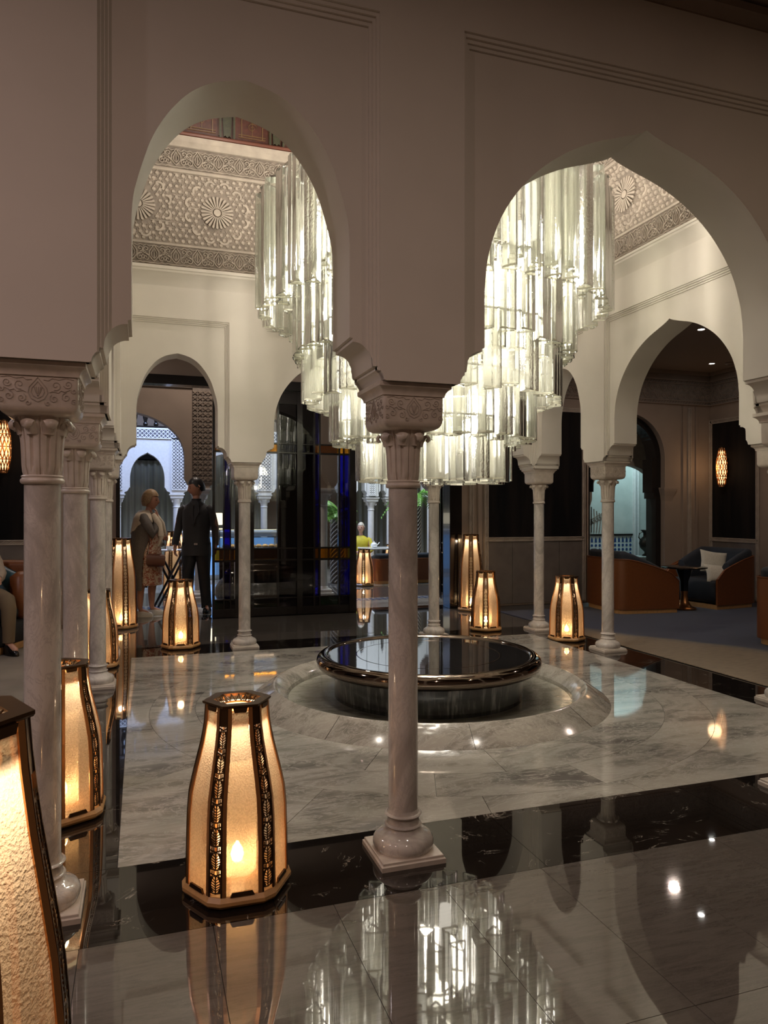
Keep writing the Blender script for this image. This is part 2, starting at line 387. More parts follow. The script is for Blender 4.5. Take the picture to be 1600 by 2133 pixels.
def fr_left(u): return lambda a, z, d: (u - d, a, z)           # faces -X
def fr_right(u): return lambda a, z, d: (u + d, a, z)          # faces +X
def arc(cx, cy, r, a0, a1, n):
    return [(cx + r * cos(math.radians(a0 + (a1 - a0) * i / n)), cy + r * sin(math.radians(a0 + (a1 - a0) * i / n))) for i in range(n + 1)]
def spiral(cx, cy, r0, turns, a0, n=16, sgn=1):
    return [(cx + r0 * (1 - .85 * i / n) * cos(math.radians(a0) + sgn * turns * 2 * pi * i / n), cy + r0 * (1 - .85 * i / n) * sin(math.radians(a0) + sgn * turns * 2 * pi * i / n)) for i in range(n + 1)]

# ------------------------------------------------------------ floor
IN, OUTF = 0.24, -0.29
SQ0, SQ1 = IN, S - IN
CC = S / 2
def build_floor():
    fb = MB().box(-5.6, 11, -5.2, 17.5, -.3, -.006).build('floor', 'joint'); struct(fb)
    def sector(r0, r1, a0, a1, square=False, n=8):
        g = .0012 / max(r0, .3)
        a0 += g; a1 -= g
        inn = [(CC + (r0 + .0012) * cos(a0 + (a1 - a0) * i / n), CC + (r0 + .0012) * sin(a0 + (a1 - a0) * i / n)) for i in range(n + 1)]
        h = SQ1 - CC - .0015
        if square:
            angs = [a0 + (a1 - a0) * i / n for i in range(n + 1)]
            k = (math.floor((a0 - pi / 4) / (pi / 2)) + 1) * pi / 2 + pi / 4
            if a0 < k < a1: angs = sorted(angs + [k])
            out = [(CC + h * cos(t) / max(abs(cos(t)), abs(sin(t))), CC + h * sin(t) / max(abs(cos(t)), abs(sin(t)))) for t in angs]
        else:
            out = [(CC + (r1 - .0012) * cos(a0 + (a1 - a0) * i / n), CC + (r1 - .0012) * sin(a0 + (a1 - a0) * i / n)) for i in range(n + 1)]
        return inn + out[::-1]
    fz = lambda a, b, d: (a, b, d)
    N = 14
    for (r0, r1, sq, ph, n) in ((1.20, 1.72, 0, .1, N), (1.72, 2.03, 0, .32, N), (2.03, 0, 1, .15, 16)):
        for k in range(n):
            MB().prism(sector(r0, r1, ph + 2 * pi * k / n, ph + 2 * pi * (k + 1) / n, bool(sq)), fz, -.02, 0).build('marble_slab', 'white_floor', fb)
    # black band round the atrium
    o0, o1 = -.29, S + .24
    def slab(x0, x1, y0, y1, name, mat):
        g = .001
        MB().box(x0 + g, x1 - g, y0 + g, y1 - g, -.02, 0).build(name, mat, fb)
    n = 5
    L = o1 - o0
    for k in range(n):
        slab(o0 + L * k / n, o0 + L * (k + 1) / n, -.29, IN, 'black_marble_slab', 'black_floor')
        slab(o0 + L * k / n, o0 + L * (k + 1) / n, SQ1, S + .28, 'black_marble_slab', 'black_floor')
        slab(-.24, IN, IN + (SQ1 - IN) * k / n, IN + (SQ1 - IN) * (k + 1) / n, 'black_marble_slab', 'black_floor')
        slab(SQ1, S + .24, IN + (SQ1 - IN) * k / n, IN + (SQ1 - IN) * (k + 1) / n, 'black_marble_slab', 'black_floor')
    # taupe stone of the front gallery
    for i in range(-2, 14):
        for j in range(4):
            off = .42 if i % 2 else 0
            slab(.14 + .42 * i, .14 + .42 * (i + 1), -.29 - .84 * (j + 1) , -.29 - .84 * j, 'stone_tile', 'grey_floor')
    MB().box(-5.6, 11, -5.2, -.29 - 3.36, -.02, -.0005).build('stone_border', 'grey_floor', fb)
    MB().box(.14 + .42 * 14, 11, -3.65, -.29, -.02, -.0005).build('stone_border', 'grey_floor', fb)
    MB().box(-5.6, .14 - .84, -3.65, -.29, -.02, -.0005).build('stone_border', 'grey_floor', fb)
    # back gallery and second courtyard
    for i in range(-1, 8):
        for j in range(3):
            slab(-.6 + .72 * i, -.6 + .72 * (i + 1), S + .28 + .6 * j, S + .28 + .6 * (j + 1), 'stone_tile', 'grey_floor')
    MB().box(-5.6, 11, 6.91, 7.35, -.02, -.0004).build('threshold_slab', 'black_floor', fb)
    for i in range(0, 9):
        for j in range(6):
            if not (i > 6 and j > 4):
                slab(-1 + .9 * i, -1 + .9 * (i + 1), 7.35 + .6 * j, 7.35 + .6 * (j + 1), 'courtyard_slab', 'white_floor' if j in (0, 1, 5) else 'grey_floor')
    MB().box(-1, 8, 10.95, 17, -.02, -.0003).build('courtyard_paving', 'white_floor', fb)
    # mosaic band of the courtyard (tiny pieces, joined)
    mb = MB()
    for i in range(60):
        for j in range(3):
            x = -.6 + i * .1; y = 8.2 + j * .1
            mb.prism([(x + .05, y + .008), (x + .092, y + .05), (x + .05, y + .092), (x + .008, y + .05)], fz, 0, .002)
    o = mb.build('mosaic_border', 'mosaic_b', fb); o['kind'] = 'stuff'
    # carpets
    o = MB().box(S + .26, 9.3, -3.4, 6.35, 0, .012, .006).build('carpet', 'carpet')
    tag(o, 'wide brown carpet with a cloudy blue patch in the right gallery', 'carpet')
    o = MB().box(-4.3, -.27, -3.4, 6.6, 0, .012, .006).build('carpet', 'carpet_grey')
    tag(o, 'plain grey-beige carpet in the left gallery', 'carpet')
build_floor()

# ------------------------------------------------------------ arcade walls
def pier_contour(half=.285):
    """(distance from pier centre, height) from capital to springing"""
    pts = [(.150, 1.905), (.157, 1.908), (.160, 1.922), (.170, 1.938), (.182, 1.946), (.182, 1.958), (.194, 1.960)]
    pts += [(.268 - .072 * cos(math.radians(a)), 1.966 + .086 * sin(math.radians(a))) for a in range(0, 91, 10)]
    pts += [(half - .012, 2.052), (half - .012, 2.066), (half, 2.068)]
    return pts
NARROW = [(1, 2.42), (.985, 2.50), (.945, 2.57), (.90, 2.63), (.84, 2.70), (.76, 2.765), (.66, 2.825), (.54, 2.88), (.42, 2.918), (.29, 2.945), (.15, 2.962), (0, 2.975)]
WIDE = [(1, 2.30), (.985, 2.42), (.955, 2.51), (.91, 2.60), (.85, 2.68), (.77, 2.76), (.68, 2.83), (.57, 2.895), (.45, 2.95), (.32, 2.995), (.16, 3.035), (.05, 3.065), (0, 3.085)]
def refine(t):
    """smooth an arch table with Catmull-Rom points"""
    out = []
    for i in range(len(t) - 1):
        p0 = t[max(i - 1, 0)]; p1 = t[i]; p2 = t[i + 1]; p3 = t[min(i + 2, len(t) - 1)]
        for k in range(3):
            q = k / 3
            out.append(tuple(.5 * ((2 * p1[c]) + (-p0[c] + p2[c]) * q + (2 * p0[c] - 5 * p1[c] + 4 * p2[c] - p3[c]) * q * q + (-p0[c] + 3 * p1[c] - 3 * p2[c] + p3[c]) * q ** 3) for c in (0, 1)))
    return out + [t[-1]]
NARROW = refine(NARROW); WIDE = refine(WIDE)
def bay(s0, s1, wide):
    """contour of one bay from column axis s0 to s1"""
    h = .285; c = (s0 + s1) / 2; w = (s1 - s0) / 2 - h
    left = [(s0 + d, z) for d, z in pier_contour(h)]
    tab = WIDE if wide else NARROW
    la = [(c - w * t, z) for t, z in tab]
    ra = [(c + w * t, z) for t, z in reversed(tab[:-1])]
    right = [(s1 - d, z) for d, z in reversed(pier_contour(h))]
    return left + la + ra + right
COLS = (0, A, A + B, S)
def clip(cont, lo, hi, floor_z=None):
    out = []
    for (a, b), (c, d) in zip(cont, cont[1:]):
        def at(x): return (x, b + (d - b) * (x - a) / (c - a))
        if c < lo - 1e-9 or a > hi + 1e-9: continue
        p = (a, b) if a >= lo or c == a else at(lo)
        q = (c, d) if c <= hi or c == a else at(hi)
        if not out: out.append(p)
        elif out[-1] != p: out.append(p)
        if out[-1] != q: out.append(q)
    return out
def wall_piece(mb, cont, ztop, fr, d0, d1):
    """solid between contour and ztop, from depth d0 to d1"""
    n = len(cont)
    vs = []
    for a, z in cont: vs += [fr(a, z, d0), fr(a, z, d1), fr(a, ztop, d0), fr(a, ztop, d1)]
    fs = []
    for i in range(n - 1):
        p, q = 4 * i, 4 * (i + 1)
        fs += [(p, q, q + 1, p + 1), (p + 2, p + 3, q + 3, q + 2)]
        if abs(cont[i][0] - cont[i + 1][0]) > 1e-7: fs += [(p + 1, q + 1, q + 3, p + 3), (p, p + 2, q + 2, q)]
    fs += [(0, 1, 3, 2), (4 * n - 4, 4 * n - 2, 4 * n - 1, 4 * n - 3)]
    mb.add(vs, fs)
def arcade(name, fr, ends, ztop=5.75, COLS=COLS):
    """fr maps (along, z, depth); depth -.13..+.13; ends = clip range"""
    full = []
    for i in range(3): full += [p for p in bay(COLS[i], COLS[i + 1], i == 1) if not full or p != full[-1]]
    full = [(ends[0], 1.905)] + full + [(ends[1], 1.905)]
    full = clip(full, ends[0], ends[1])
    mb = MB(); wall_piece(mb, full, ztop, fr, -.13, .13)
    wl = struct(mb.build(name, 'plaster', None, 35))
    # stepped frames round each arch: piers and the field above stand proud
    for side in (1, -1):
        mb = MB()
        for hw, zf, d in ((.212, 3.265, .010), (.200, 3.28, .020), (.188, 3.295, .031), (.176, 3.31, .042)):
            for c in COLS:
                cc = clip(full, max(ends[0], c - hw), min(ends[1], c + hw))
                if len(cc) > 1: wall_piece(mb, cc, zf, fr, side * .129, side * (.13 + d))
            mb2 = [(ends[0], zf), (ends[1], zf)]
            wall_piece(mb, mb2, 3.62, fr, side * .129, side * (.13 + d))
        o = mb.build('arch_frame_moulding', 'plaster', wl, 20)
    return wl
W_FRONT = arcade('wall_front', lambda a, z, d: (a, -d, z), (-.155, S + .155), COLS=(0.012, 1.370, 3.525, S))
W_BACK = arcade('wall_back', lambda a, z, d: (a, S - d, z), (-.155, S + .155))
W_LEFT = arcade('wall_left', lambda a, z, d: (-d, a, z), (.128, S - .128))
W_RIGHT = arcade('wall_right', lambda a, z, d: (S - d, a, z), (.128, S - .128))

def ring_mould(prof, off, mat, name, inward=True, smooth=30, parent=None):
    """mitred moulding round the atrium; prof of (projection, z), off = wall face distance from axis"""
    rings = []
    for sx, sy in ((0, 0), (1, 0), (1, 1), (0, 1), (0, 0)):
        row = []
        for p, z in prof:
            d = off + p if inward else -(off + p)
            row.append(((S - d) if sx else d, (S - d) if sy else d, z))
        rings.append(row)
    mb = MB(); mb.loft(rings, (0, 0), closed=False)
    return mb.build(name, mat, parent, smooth)
# interior cornice under the carved frieze
c = ring_mould([(0, 3.56), (.012, 3.565), (.012, 3.585), (.004, 3.59), (.004, 3.60), (.016, 3.605), (.016, 3.625), (.02, 3.66), (.032, 3.70), (.052, 3.735), (.07, 3.755), (.07, 3.775), (.078, 3.78), (.078, 3.80), (.03, 3.81), (.03, 3.826), (0, 3.83)], .13, 'plaster', 'trim_cornice')
struct(c)
c = ring_mould([(0, 4.03), (.018, 4.035), (.018, 4.055), (0, 4.06)], .13, 'carve', 'trim_frieze_lower'); struct(c)
c = ring_mould([(0, 4.765), (.02, 4.77), (.026, 4.785), (.02, 4.80), (.0, 4.805)], .13, 'carve', 'trim_frieze_upper'); struct(c)
c = ring_mould([(0, 5.02), (.02, 5.025), (.03, 5.05), (.045, 5.07), (.045, 5.10), (.05, 5.115), (.05, 5.125), (0, 5.13)], .13, 'carve', 'trim_rope'); struct(c)
c = ring_mould([(0, 5.13), (.06, 5.13), (.06, 5.15), (.05, 5.165), (0, 5.165)], .13, 'red_edge', 'trim_painted'); struct(c)
# front gallery cornice above the arches
mb = MB()
mb.loft([[(x, y, z) for y, z in ((-.155, 3.60), (-.17, 3.605), (-.17, 3.63), (-.20, 3.66), (-.215, 3.665), (-.215, 3.70), (-.155, 3.70))] for x in (-.4, S + .4)])
struct(mb.build('trim_gallery_front', 'brownwall', None, 20))

def motif_palmette(w, h):
    """arabesque unit centred on 0, height h, list of ribbons"""
    o = []
    og = [(0, h * .97), (w * .10, h * .80), (w * .22, h * .62), (w * .22, h * .42), (w * .12, h * .25), (0, h * .14)]
    o += [(og, .010), ([(-x, y) for x, y in og], .010)]
    il = [(0, h * .82), (w * .07, h * .66), (w * .13, h * .52), (w * .10, h * .38), (0, h * .28)]
    o += [(il, .007), ([(-x, y) for x, y in il], .007), ([(0, h * .3), (0, h * .75)], .008)]
    for sg in (1, -1):
        sp = spiral(sg * w * .36, h * .30, h * .17, 1.3, 90, 12, sg); o.append((sp, .009))
        sp = spiral(sg * w * .36, h * .72, h * .15, 1.2, -90, 12, sg); o.append((sp, .009))
        o.append(([(sg * w * .22, h * .42), (sg * w * .34, h * .50), (sg * w * .46, h * .52), (sg * w * .5, h * .66), (sg * w * .46, h * .82)], .009))
        o.append(([(0, h * .06), (sg * w * .18, h * .04), (sg * w * .36, h * .09), (sg * w * .5, h * .05)], .010))
        o.append(([(sg * w * .5, h * .2), (sg * w * .44, h * .33), (sg * w * .5, h * .45)], .008))
        o.append(([(sg * w * .06, h * .93), (sg * w * .22, h * .86), (sg * w * .36, h * .95), (sg * w * .5, h * .88)], .008))
    return o
def frieze(side):
    """carved band, star field and band on one inner wall; local frame: x along, y towards the room"""
    me = FRIEZE
    d = .131
    loc, rz = {'back': ((0, S - d, 0), 0), 'right': ((S - d, S, 0), -pi / 2), 'left': ((d, 0, 0), pi / 2)}[side]
    panel = put('carved_frieze', me['ground'], W_BACK if side == 'back' else W_RIGHT if side == 'right' else W_LEFT, loc, (0, 0, rz))
    o = put('star_relief', me['stars'], panel); o['kind'] = 'stuff'
    x0, x1 = .14, S - .14
    n = 22; w_ = (x1 - x0) / n
    for z in (3.835, 4.81):
        for k in range(n):
            put('palmette', me['palm'], panel, (x0 + w_ * (k + .5), 0, z))
    for k in range(6): put('rosette', me['rose'], panel, (ROSE[k], 0, 4.41))
FRIEZE = {}
ROSE = [.30 + .757 * k for k in range(6)]
def build_frieze():
    fr = lambda a, z, d: (a, -d, z)
    x0, x1 = .135, S - .135
    FRIEZE['ground'] = MB().box(x0, x1, -.002, .0, 3.83, 5.02).mesh('carved_frieze', 'carve_lo')  # shade between the carvings put into the darker ground tone
    mb = MB(); w_ = (S - .28) / 22
    for pts, ww in motif_palmette(w_, .195): mb.strip(pts, ww, fr, .016)
    FRIEZE['palm'] = mb.mesh('palmette', 'carve', 40)
    mb = MB()
    nr = 24
    for k in range(nr):
        a = 2 * pi * k / nr; t = 2 * pi / nr * .36
        q = [(.045 * cos(a - t), .045 * sin(a - t)), (.155 * cos(a - t * .75), .155 * sin(a - t * .75)), (.163 * cos(a), .163 * sin(a)), (.155 * cos(a + t * .75), .155 * sin(a + t * .75)), (.045 * cos(a + t), .045 * sin(a + t))]
        mb.prism(q, fr, 0, .022)
    mb.prism(arc(0, 0, .035, 0, 345, 23), fr, 0, .026)
    for k in range(12):
        a = 2 * pi * (k + .5) / 12
        pts = arc(.27 * cos(a), .27 * sin(a), .045, math.degrees(a) - 80, math.degrees(a) + 80, 6)
        mb.strip(pts, .03, fr, .016)
    FRIEZE['rose'] = mb.mesh('rosette', 'carve', 30)
    mb = MB(); sp = .062; cs_ = ROSE
    r = random.Random(3)
    for j in range(13):
        for i in range(int((S - .28) / sp) + 1):
            x = .165 + i * sp + (sp / 2 if j % 2 else 0); z = 4.09 + j * sp * .87
            if x > S - .16 or z > 4.745: continue
            dd = min(math.hypot(x - c_, z - 4.41) for c_ in cs_)
            if dd < .185: continue
            q = [(x + .024 * cos(pi / 6 + k * pi / 3), z + .024 * sin(pi / 6 + k * pi / 3)) for k in range(6)]
            n0 = len(mb.v)
            mb.add([fr(a, b, 0) for a, b in q] + [fr(x + (a - x) * .6, z + (b - z) * .6, .013) for a, b in q], [(k, (k + 1) % 6, 6 + (k + 1) % 6, 6 + k) for k in range(6)] + [(6, 7, 8, 9, 10, 11)])
            for k in (0, 1):
                cx, cz = x + sp / 2 * (1 if k else 0), z + sp * (.29 if k else .58)
                q = [(cx + .010 * cos(pi / 2 + k * pi + m * 2 * pi / 3), cz + .010 * sin(pi / 2 + k * pi + m * 2 * pi / 3)) for m in range(3)]
                mb.add([fr(a, b, 0) for a, b in q] + [fr(cx, cz, .013)], [(0, 1, 3), (1, 2, 3), (2, 0, 3)])
            if r.random() < .5:
                a = r.choice((0, pi / 3, -pi / 3)); mb.bar((x - sp / 2 * cos(a), -.004, z + sp * .29 - sp / 2 * sin(a)), (x + sp / 2 * cos(a), -.004, z + sp * .29 + sp / 2 * sin(a)), .006, .012, (0, 1, 0))
    FRIEZE['stars'] = mb.mesh('star_relief', 'carve')
    for s_ in ('back', 'right', 'left'): frieze(s_)
build_frieze()

def painted_band():
    """painted wooden band under the ceiling: red panels with a gold arch, green pendants between"""
    fr = lambda a, z, d: (a, -d, z)
    for wl, loc, rz in ((W_BACK, (0, S - .131, 0), 0), (W_RIGHT, (S - .131, S, 0), -pi / 2), (W_LEFT, (.131, 0, 0), pi / 2), (W_FRONT, (S, .131, 0), pi)):
        bd = put('painted_board', PB['board'], wl, loc, (0, 0, rz))
        n = 9; w_ = (S - .30) / n
        for k in range(n):
            x = .15 + w_ * (k + .5)
            p = put('painted_panel', PB['panel'], bd, (x, 0, 5.165))
            put('painted_pendant', PB['pend'], bd, (x + w_ / 2, 0, 5.165)) if k < n - 1 else None
PB = {}
def make_pb():
    fr = lambda a, z, d: (a, -d, z); w_ = (S - .30) / 9
    PB['board'] = MB().box(.14, S - .14, -.01, 0, 5.165, 5.75).mesh('painted_board', 'red_paint')
    mb = MB(); hw = w_ * .34
    for sg in (1, -1):
        mb.strip([(sg * hw * .62, .05), (sg * hw * .62, .24), (sg * hw * .72, .27), (sg * hw * .55, .33), (sg * hw * .3, .40), (0, .46)], .012, fr, .02)
        mb.strip([(sg * hw, .03), (sg * hw, .40), (sg * hw * .6, .5), (0, .54)], .008, fr, .018)
    for z in (.05, .075): mb.strip([(-hw * .8, z), (hw * .8, z)], .008, fr, .019)
    mb.strip(arc(0, .25, .035, 0, 360, 14), .008, fr, .02); mb.strip([(0, .075), (0, .42)], .007, fr, .018)
    mb.strip(spiral(0, .16, .05, 1.5, 0, 14), .006, fr, .017)
    PB['panel'] = mb.mesh('painted_panel', 'gold_paint')
    mb = MB(); mb.prism([(-.035, .02), (-.02, .035), (0, .015), (.02, .035), (.035, .02), (.05, .30), (.07, .36), (.07, .5), (-.07, .5), (-.07, .36), (-.05, .30)], fr, .01, .028)
    for sg in (1, -1): mb.box(sg * .068 - .01, sg * .068 + .01, -.04, -.01, .0, .42)
    PB['pend'] = mb.mesh('painted_pendant', 'green_paint')
make_pb(); painted_band()
# atrium ceiling: coffered painted wood
cl = MB().box(-.13, S + .13, -.13, S + .13, 5.75, 5.85).build('ceiling', 'red_paint'); struct(cl)
for k in range(1, 8):
    t_ = S * k / 8
    MB().box(t_ - .05, t_ + .05, .0, S, 5.66, 5.75, .01).build('ceiling_beam', 'red_paint', cl)
    MB().box(0, S, t_ - .05, t_ + .05, 5.67, 5.75, .01).build('ceiling_beam', 'red_paint', cl)

# ------------------------------------------------------------ columns
def column_meshes():
    m = {}
    mb = MB(); mb.loft([[(-h, -h, z), (h, -h, z), (h, h, z), (-h, h, z)] for h, z in ((.134, 0), (.134, .018), (.128, .022), (.127, .030), (.124, .032))])
    m['plinth'] = mb.mesh('plinth', 'marble_cap')
    prof = [(.118, .032), (.124, .045), (.125, .058), (.122, .072), (.113, .085), (.098, .094), (.084, .101), (.075, .108), (.0705, .114), (.069, .120),
            (.073, .121), (.0765, .126), (.073, .131), (.068, .132), (.0655, .137), (.0655, .158), (.068, .163), (.073, .164), (.0765, .169), (.073, .174), (.066, .175), (.0625, .182), (.061, .19)]
    m['column_base'] = MB().lathe(prof, 40).mesh('column_base', 'marble_col', 50)
    m['shaft'] = MB().lathe([(.061, .19), (.0605, .7), (.060, 1.2), (.0595, 1.50)], 40, caps=(0, 0)).mesh('shaft', 'marble_col', 60)
    m['neck_ring'] = MB().lathe([(.060, 1.497), (.0665, 1.498), (.071, 1.503), (.072, 1.508), (.071, 1.513), (.0665, 1.518), (.067, 1.521), (.069, 1.524), (.067, 1.527), (.062, 1.529)], 40).mesh('neck_ring', 'marble_cap', 50)
    # fluted bell: eight tongues, each with a sunk slot
    n = 128; rings = []
    for z, r in ((1.527, .061), (1.54, .0645), (1.56, .0665), (1.60, .068), (1.64, .070), (1.67, .0735), (1.69, .078), (1.705, .083), (1.72, .088), (1.735, .088)):
        row = []
        for j in range(n):
            th = 2 * pi * j / n; ph = (th * 8 / (2 * pi)) % 1; d = abs(ph - .5)
            g = 0
            if d > .44: g = -.0055 * min(1, (d - .44) / .04)            # gap between tongues
            if d < .07 and 1.555 < z < 1.695: g = -.0065                 # slot in the tongue
            if z < 1.545 and d > .3: g -= .004
            rr = r + g; row.append((rr * cos(th), rr * sin(th), z))
        rings.append(row)
    m['capital_bell'] = MB().loft(rings).mesh('capital_bell', 'marble_cap', 45)
    # curled leaf tip
    path = [(.074, 1.668), (.081, 1.690), (.090, 1.706), (.099, 1.710), (.104, 1.702), (.103, 1.693), (.097, 1.689)]
    wid = [.021, .022, .024, .025, .022, .018, .012]; mb = MB(); rs = []
    for i, ((r, z), w_) in enumerate(zip(path, wid)):
        q0 = path[max(i - 1, 0)]; q1 = path[min(i + 1, len(path) - 1)]
        tx, tz = q1[0] - q0[0], q1[1] - q0[1]; L = math.hypot(tx, tz); nx, nz = -tz / L, tx / L
        th = .006
        rs.append([(r + nx * th * b - .004 * (a * a), a * w_, z + nz * th * b) for a, b in ((-1, .2), (-.6, 1), (0, 1.3), (.6, 1), (1, .2), (.6, -1), (0, -1), (-.6, -1))])
    m['leaf_tip'] = mb.loft(rs).mesh('leaf_tip', 'marble_cap', 60)
    # carved block with rounded lower edges
    def sq(h, z, r=.012, k=4):
        p = []
        for cx, cy, a in ((1, 1, 0), (-1, 1, 90), (-1, -1, 180), (1, -1, 270)):
            p += [(cx * (h - r) + r * cos(math.radians(a + 90 * i / k)), cy * (h - r) + r * sin(math.radians(a + 90 * i / k)), z) for i in range(k + 1)]
        return p
    m['capital_block'] = MB().loft([sq(.085, 1.727), sq(.100, 1.729), sq(.113, 1.735), sq(.121, 1.745), sq(.125, 1.758), sq(.126, 1.856)]).mesh('capital_block', 'marble_cap', 40)
    m['cornice'] = MB().loft([sq(.124, 1.856, .004), sq(.131, 1.857, .004), sq(.131, 1.863, .004), sq(.134, 1.872, .004), sq(.141, 1.881, .004), sq(.150, 1.887, .004), sq(.152, 1.889, .004), sq(.152, 1.905, .004)]).mesh('cornice', 'marble_cap', 30)
    # scrolls carved on a block face
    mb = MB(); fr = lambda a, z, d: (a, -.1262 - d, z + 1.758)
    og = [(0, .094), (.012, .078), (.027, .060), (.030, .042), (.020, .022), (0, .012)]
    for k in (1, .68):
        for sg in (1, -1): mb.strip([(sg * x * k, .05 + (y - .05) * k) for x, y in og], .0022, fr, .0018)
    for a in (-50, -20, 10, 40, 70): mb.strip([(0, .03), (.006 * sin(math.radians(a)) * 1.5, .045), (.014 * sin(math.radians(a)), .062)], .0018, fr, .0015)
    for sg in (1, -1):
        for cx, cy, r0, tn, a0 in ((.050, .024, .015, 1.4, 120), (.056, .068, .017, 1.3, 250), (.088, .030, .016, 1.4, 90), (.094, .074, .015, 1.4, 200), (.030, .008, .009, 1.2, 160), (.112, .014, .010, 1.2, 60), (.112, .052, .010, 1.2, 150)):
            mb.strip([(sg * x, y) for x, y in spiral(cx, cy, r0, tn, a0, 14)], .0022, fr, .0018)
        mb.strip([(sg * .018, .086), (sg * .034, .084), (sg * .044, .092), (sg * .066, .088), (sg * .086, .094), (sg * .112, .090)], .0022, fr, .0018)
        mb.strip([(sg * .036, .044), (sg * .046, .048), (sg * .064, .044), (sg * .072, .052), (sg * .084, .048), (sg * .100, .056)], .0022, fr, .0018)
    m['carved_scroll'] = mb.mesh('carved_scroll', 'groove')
    return m
CM = column_meshes()
def column(x, y, label, scrolls=True):
    t = thing('marble_column', label, 'column', (x, y, 0), 0, 'marble columns of the arcade')
    for k in ('plinth', 'column_base', 'shaft', 'neck_ring', 'capital_bell', 'cornice'): put(k, CM[k], t)
    b = put('capital_block', CM['capital_block'], t)
    if scrolls:
        for k in range(4): put('carved_scroll', CM['carved_scroll'], b, (0, 0, 0), (0, 0, pi / 2 * k))
    for k in range(8): put('leaf_tip', CM['leaf_tip'], t, (0, 0, 0), (0, 0, pi / 4 * (k + .5)))
    return t
COLLAB = {
    (0, 0): 'nearest marble column at the left edge, beside the largest cropped lantern',
    (A, 0): 'tall marble column in the middle, standing in front of the fountain',
    (A + B, 0): 'marble column of the front arcade just outside the right edge',
    (S, 0): 'front right corner marble column of the arcade, out of view',
    (0, A): 'second marble column on the left, just behind the nearest one',
    (0, A + B): 'third marble column on the left, standing behind the lantern with its top open',
    (0, S): 'farthest and thinnest column of the left row, at the back corner',
    (A, S): 'marble column between the man in black and the dark glass screen',
    (A + B, S): 'marble column behind the fountain with green palm leaves beside it',
    (S, S): 'marble column at the back right corner in front of the black velvet panel',
    (S, A + B): 'marble column standing in front of the orange leather sofa',
    (S, A): 'marble column cut by the right edge, only its capital side and foot showing'}
for (x, y), lb in COLLAB.items(): column(x, y, lb, (x, y) in ((0, 0), (A, 0), (0, A), (0, A + B), (S, A + B)))

# ------------------------------------------------------------ fountain
def fountain():
    t = thing('fountain', 'round fountain with a black water-covered disc over a sloping marble basin', 'fountain', (CC + .02, CC, 0))
    n = 96
    MB().lathe([(1.35, 0), (1.345, .004), (1.27, .055), (1.19, .108), (1.178, .112), (1.168, .110), (1.12, .07), (1.075, .022), (1.07, .0)], n, caps=(0, 0)).build('marble_basin', 'cone', t, 50)
    for k in range(9):
        a = 2 * pi * k / 9 + .35
        MB().bar((1.348 * cos(a), 1.348 * sin(a), .0035), (1.19 * cos(a), 1.19 * sin(a), .1085), .002, .003, (cos(a), sin(a), 1.3)).build('basin_joint', 'joint', t)
    MB().lathe([(.70, .003), (1.072, .003)], n, caps=(0, 0)).build('basin_floor', 'basin', t)
    MB().lathe([(.0, .03), (1.085, .03)], n, caps=(0, 0)).build('basin_water', 'pool', t)
    MB().lathe([(.72, .003), (.72, .222)], n, caps=(0, 0)).build('drum', 'black', t, 40)
    # rim: torus-like polished edge
    prof = [(.72, .220), (.79, .212)] + [(.800 + .060 * cos(math.radians(a)), .268 + .056 * sin(math.radians(a))) for a in range(-80, 110, 10)] + [(.772, .314), (.769, .306)]
    MB().lathe(prof, n, caps=(0, 0)).build('polished_rim', 'gunmetal', t, 180)
    MB().lathe([(0, .3085), (.770, .3085)], n, caps=(0, 0)).build('disc_water', 'mirror_water', t)
    MB().lathe([(.545, .3088), (.55, .3092), (.555, .3088)], n, caps=(0, 0)).build('disc_groove', 'gunmetal', t)
    rings = []
    for z, r in ((.222, .835), (.17, .830), (.10, .823), (.03, .818)):
        rings.append([((r + .004 * sin(23 * 2 * pi * j / 192) + .003 * sin(61 * 2 * pi * j / 192 + z * 9)) * cos(2 * pi * j / 192), (r + .004 * sin(23 * 2 * pi * j / 192)) * sin(2 * pi * j / 192), z) for j in range(192)])
    MB().loft(rings, (0, 0)).build('falling_water', 'fall', t, 180)
fountain()

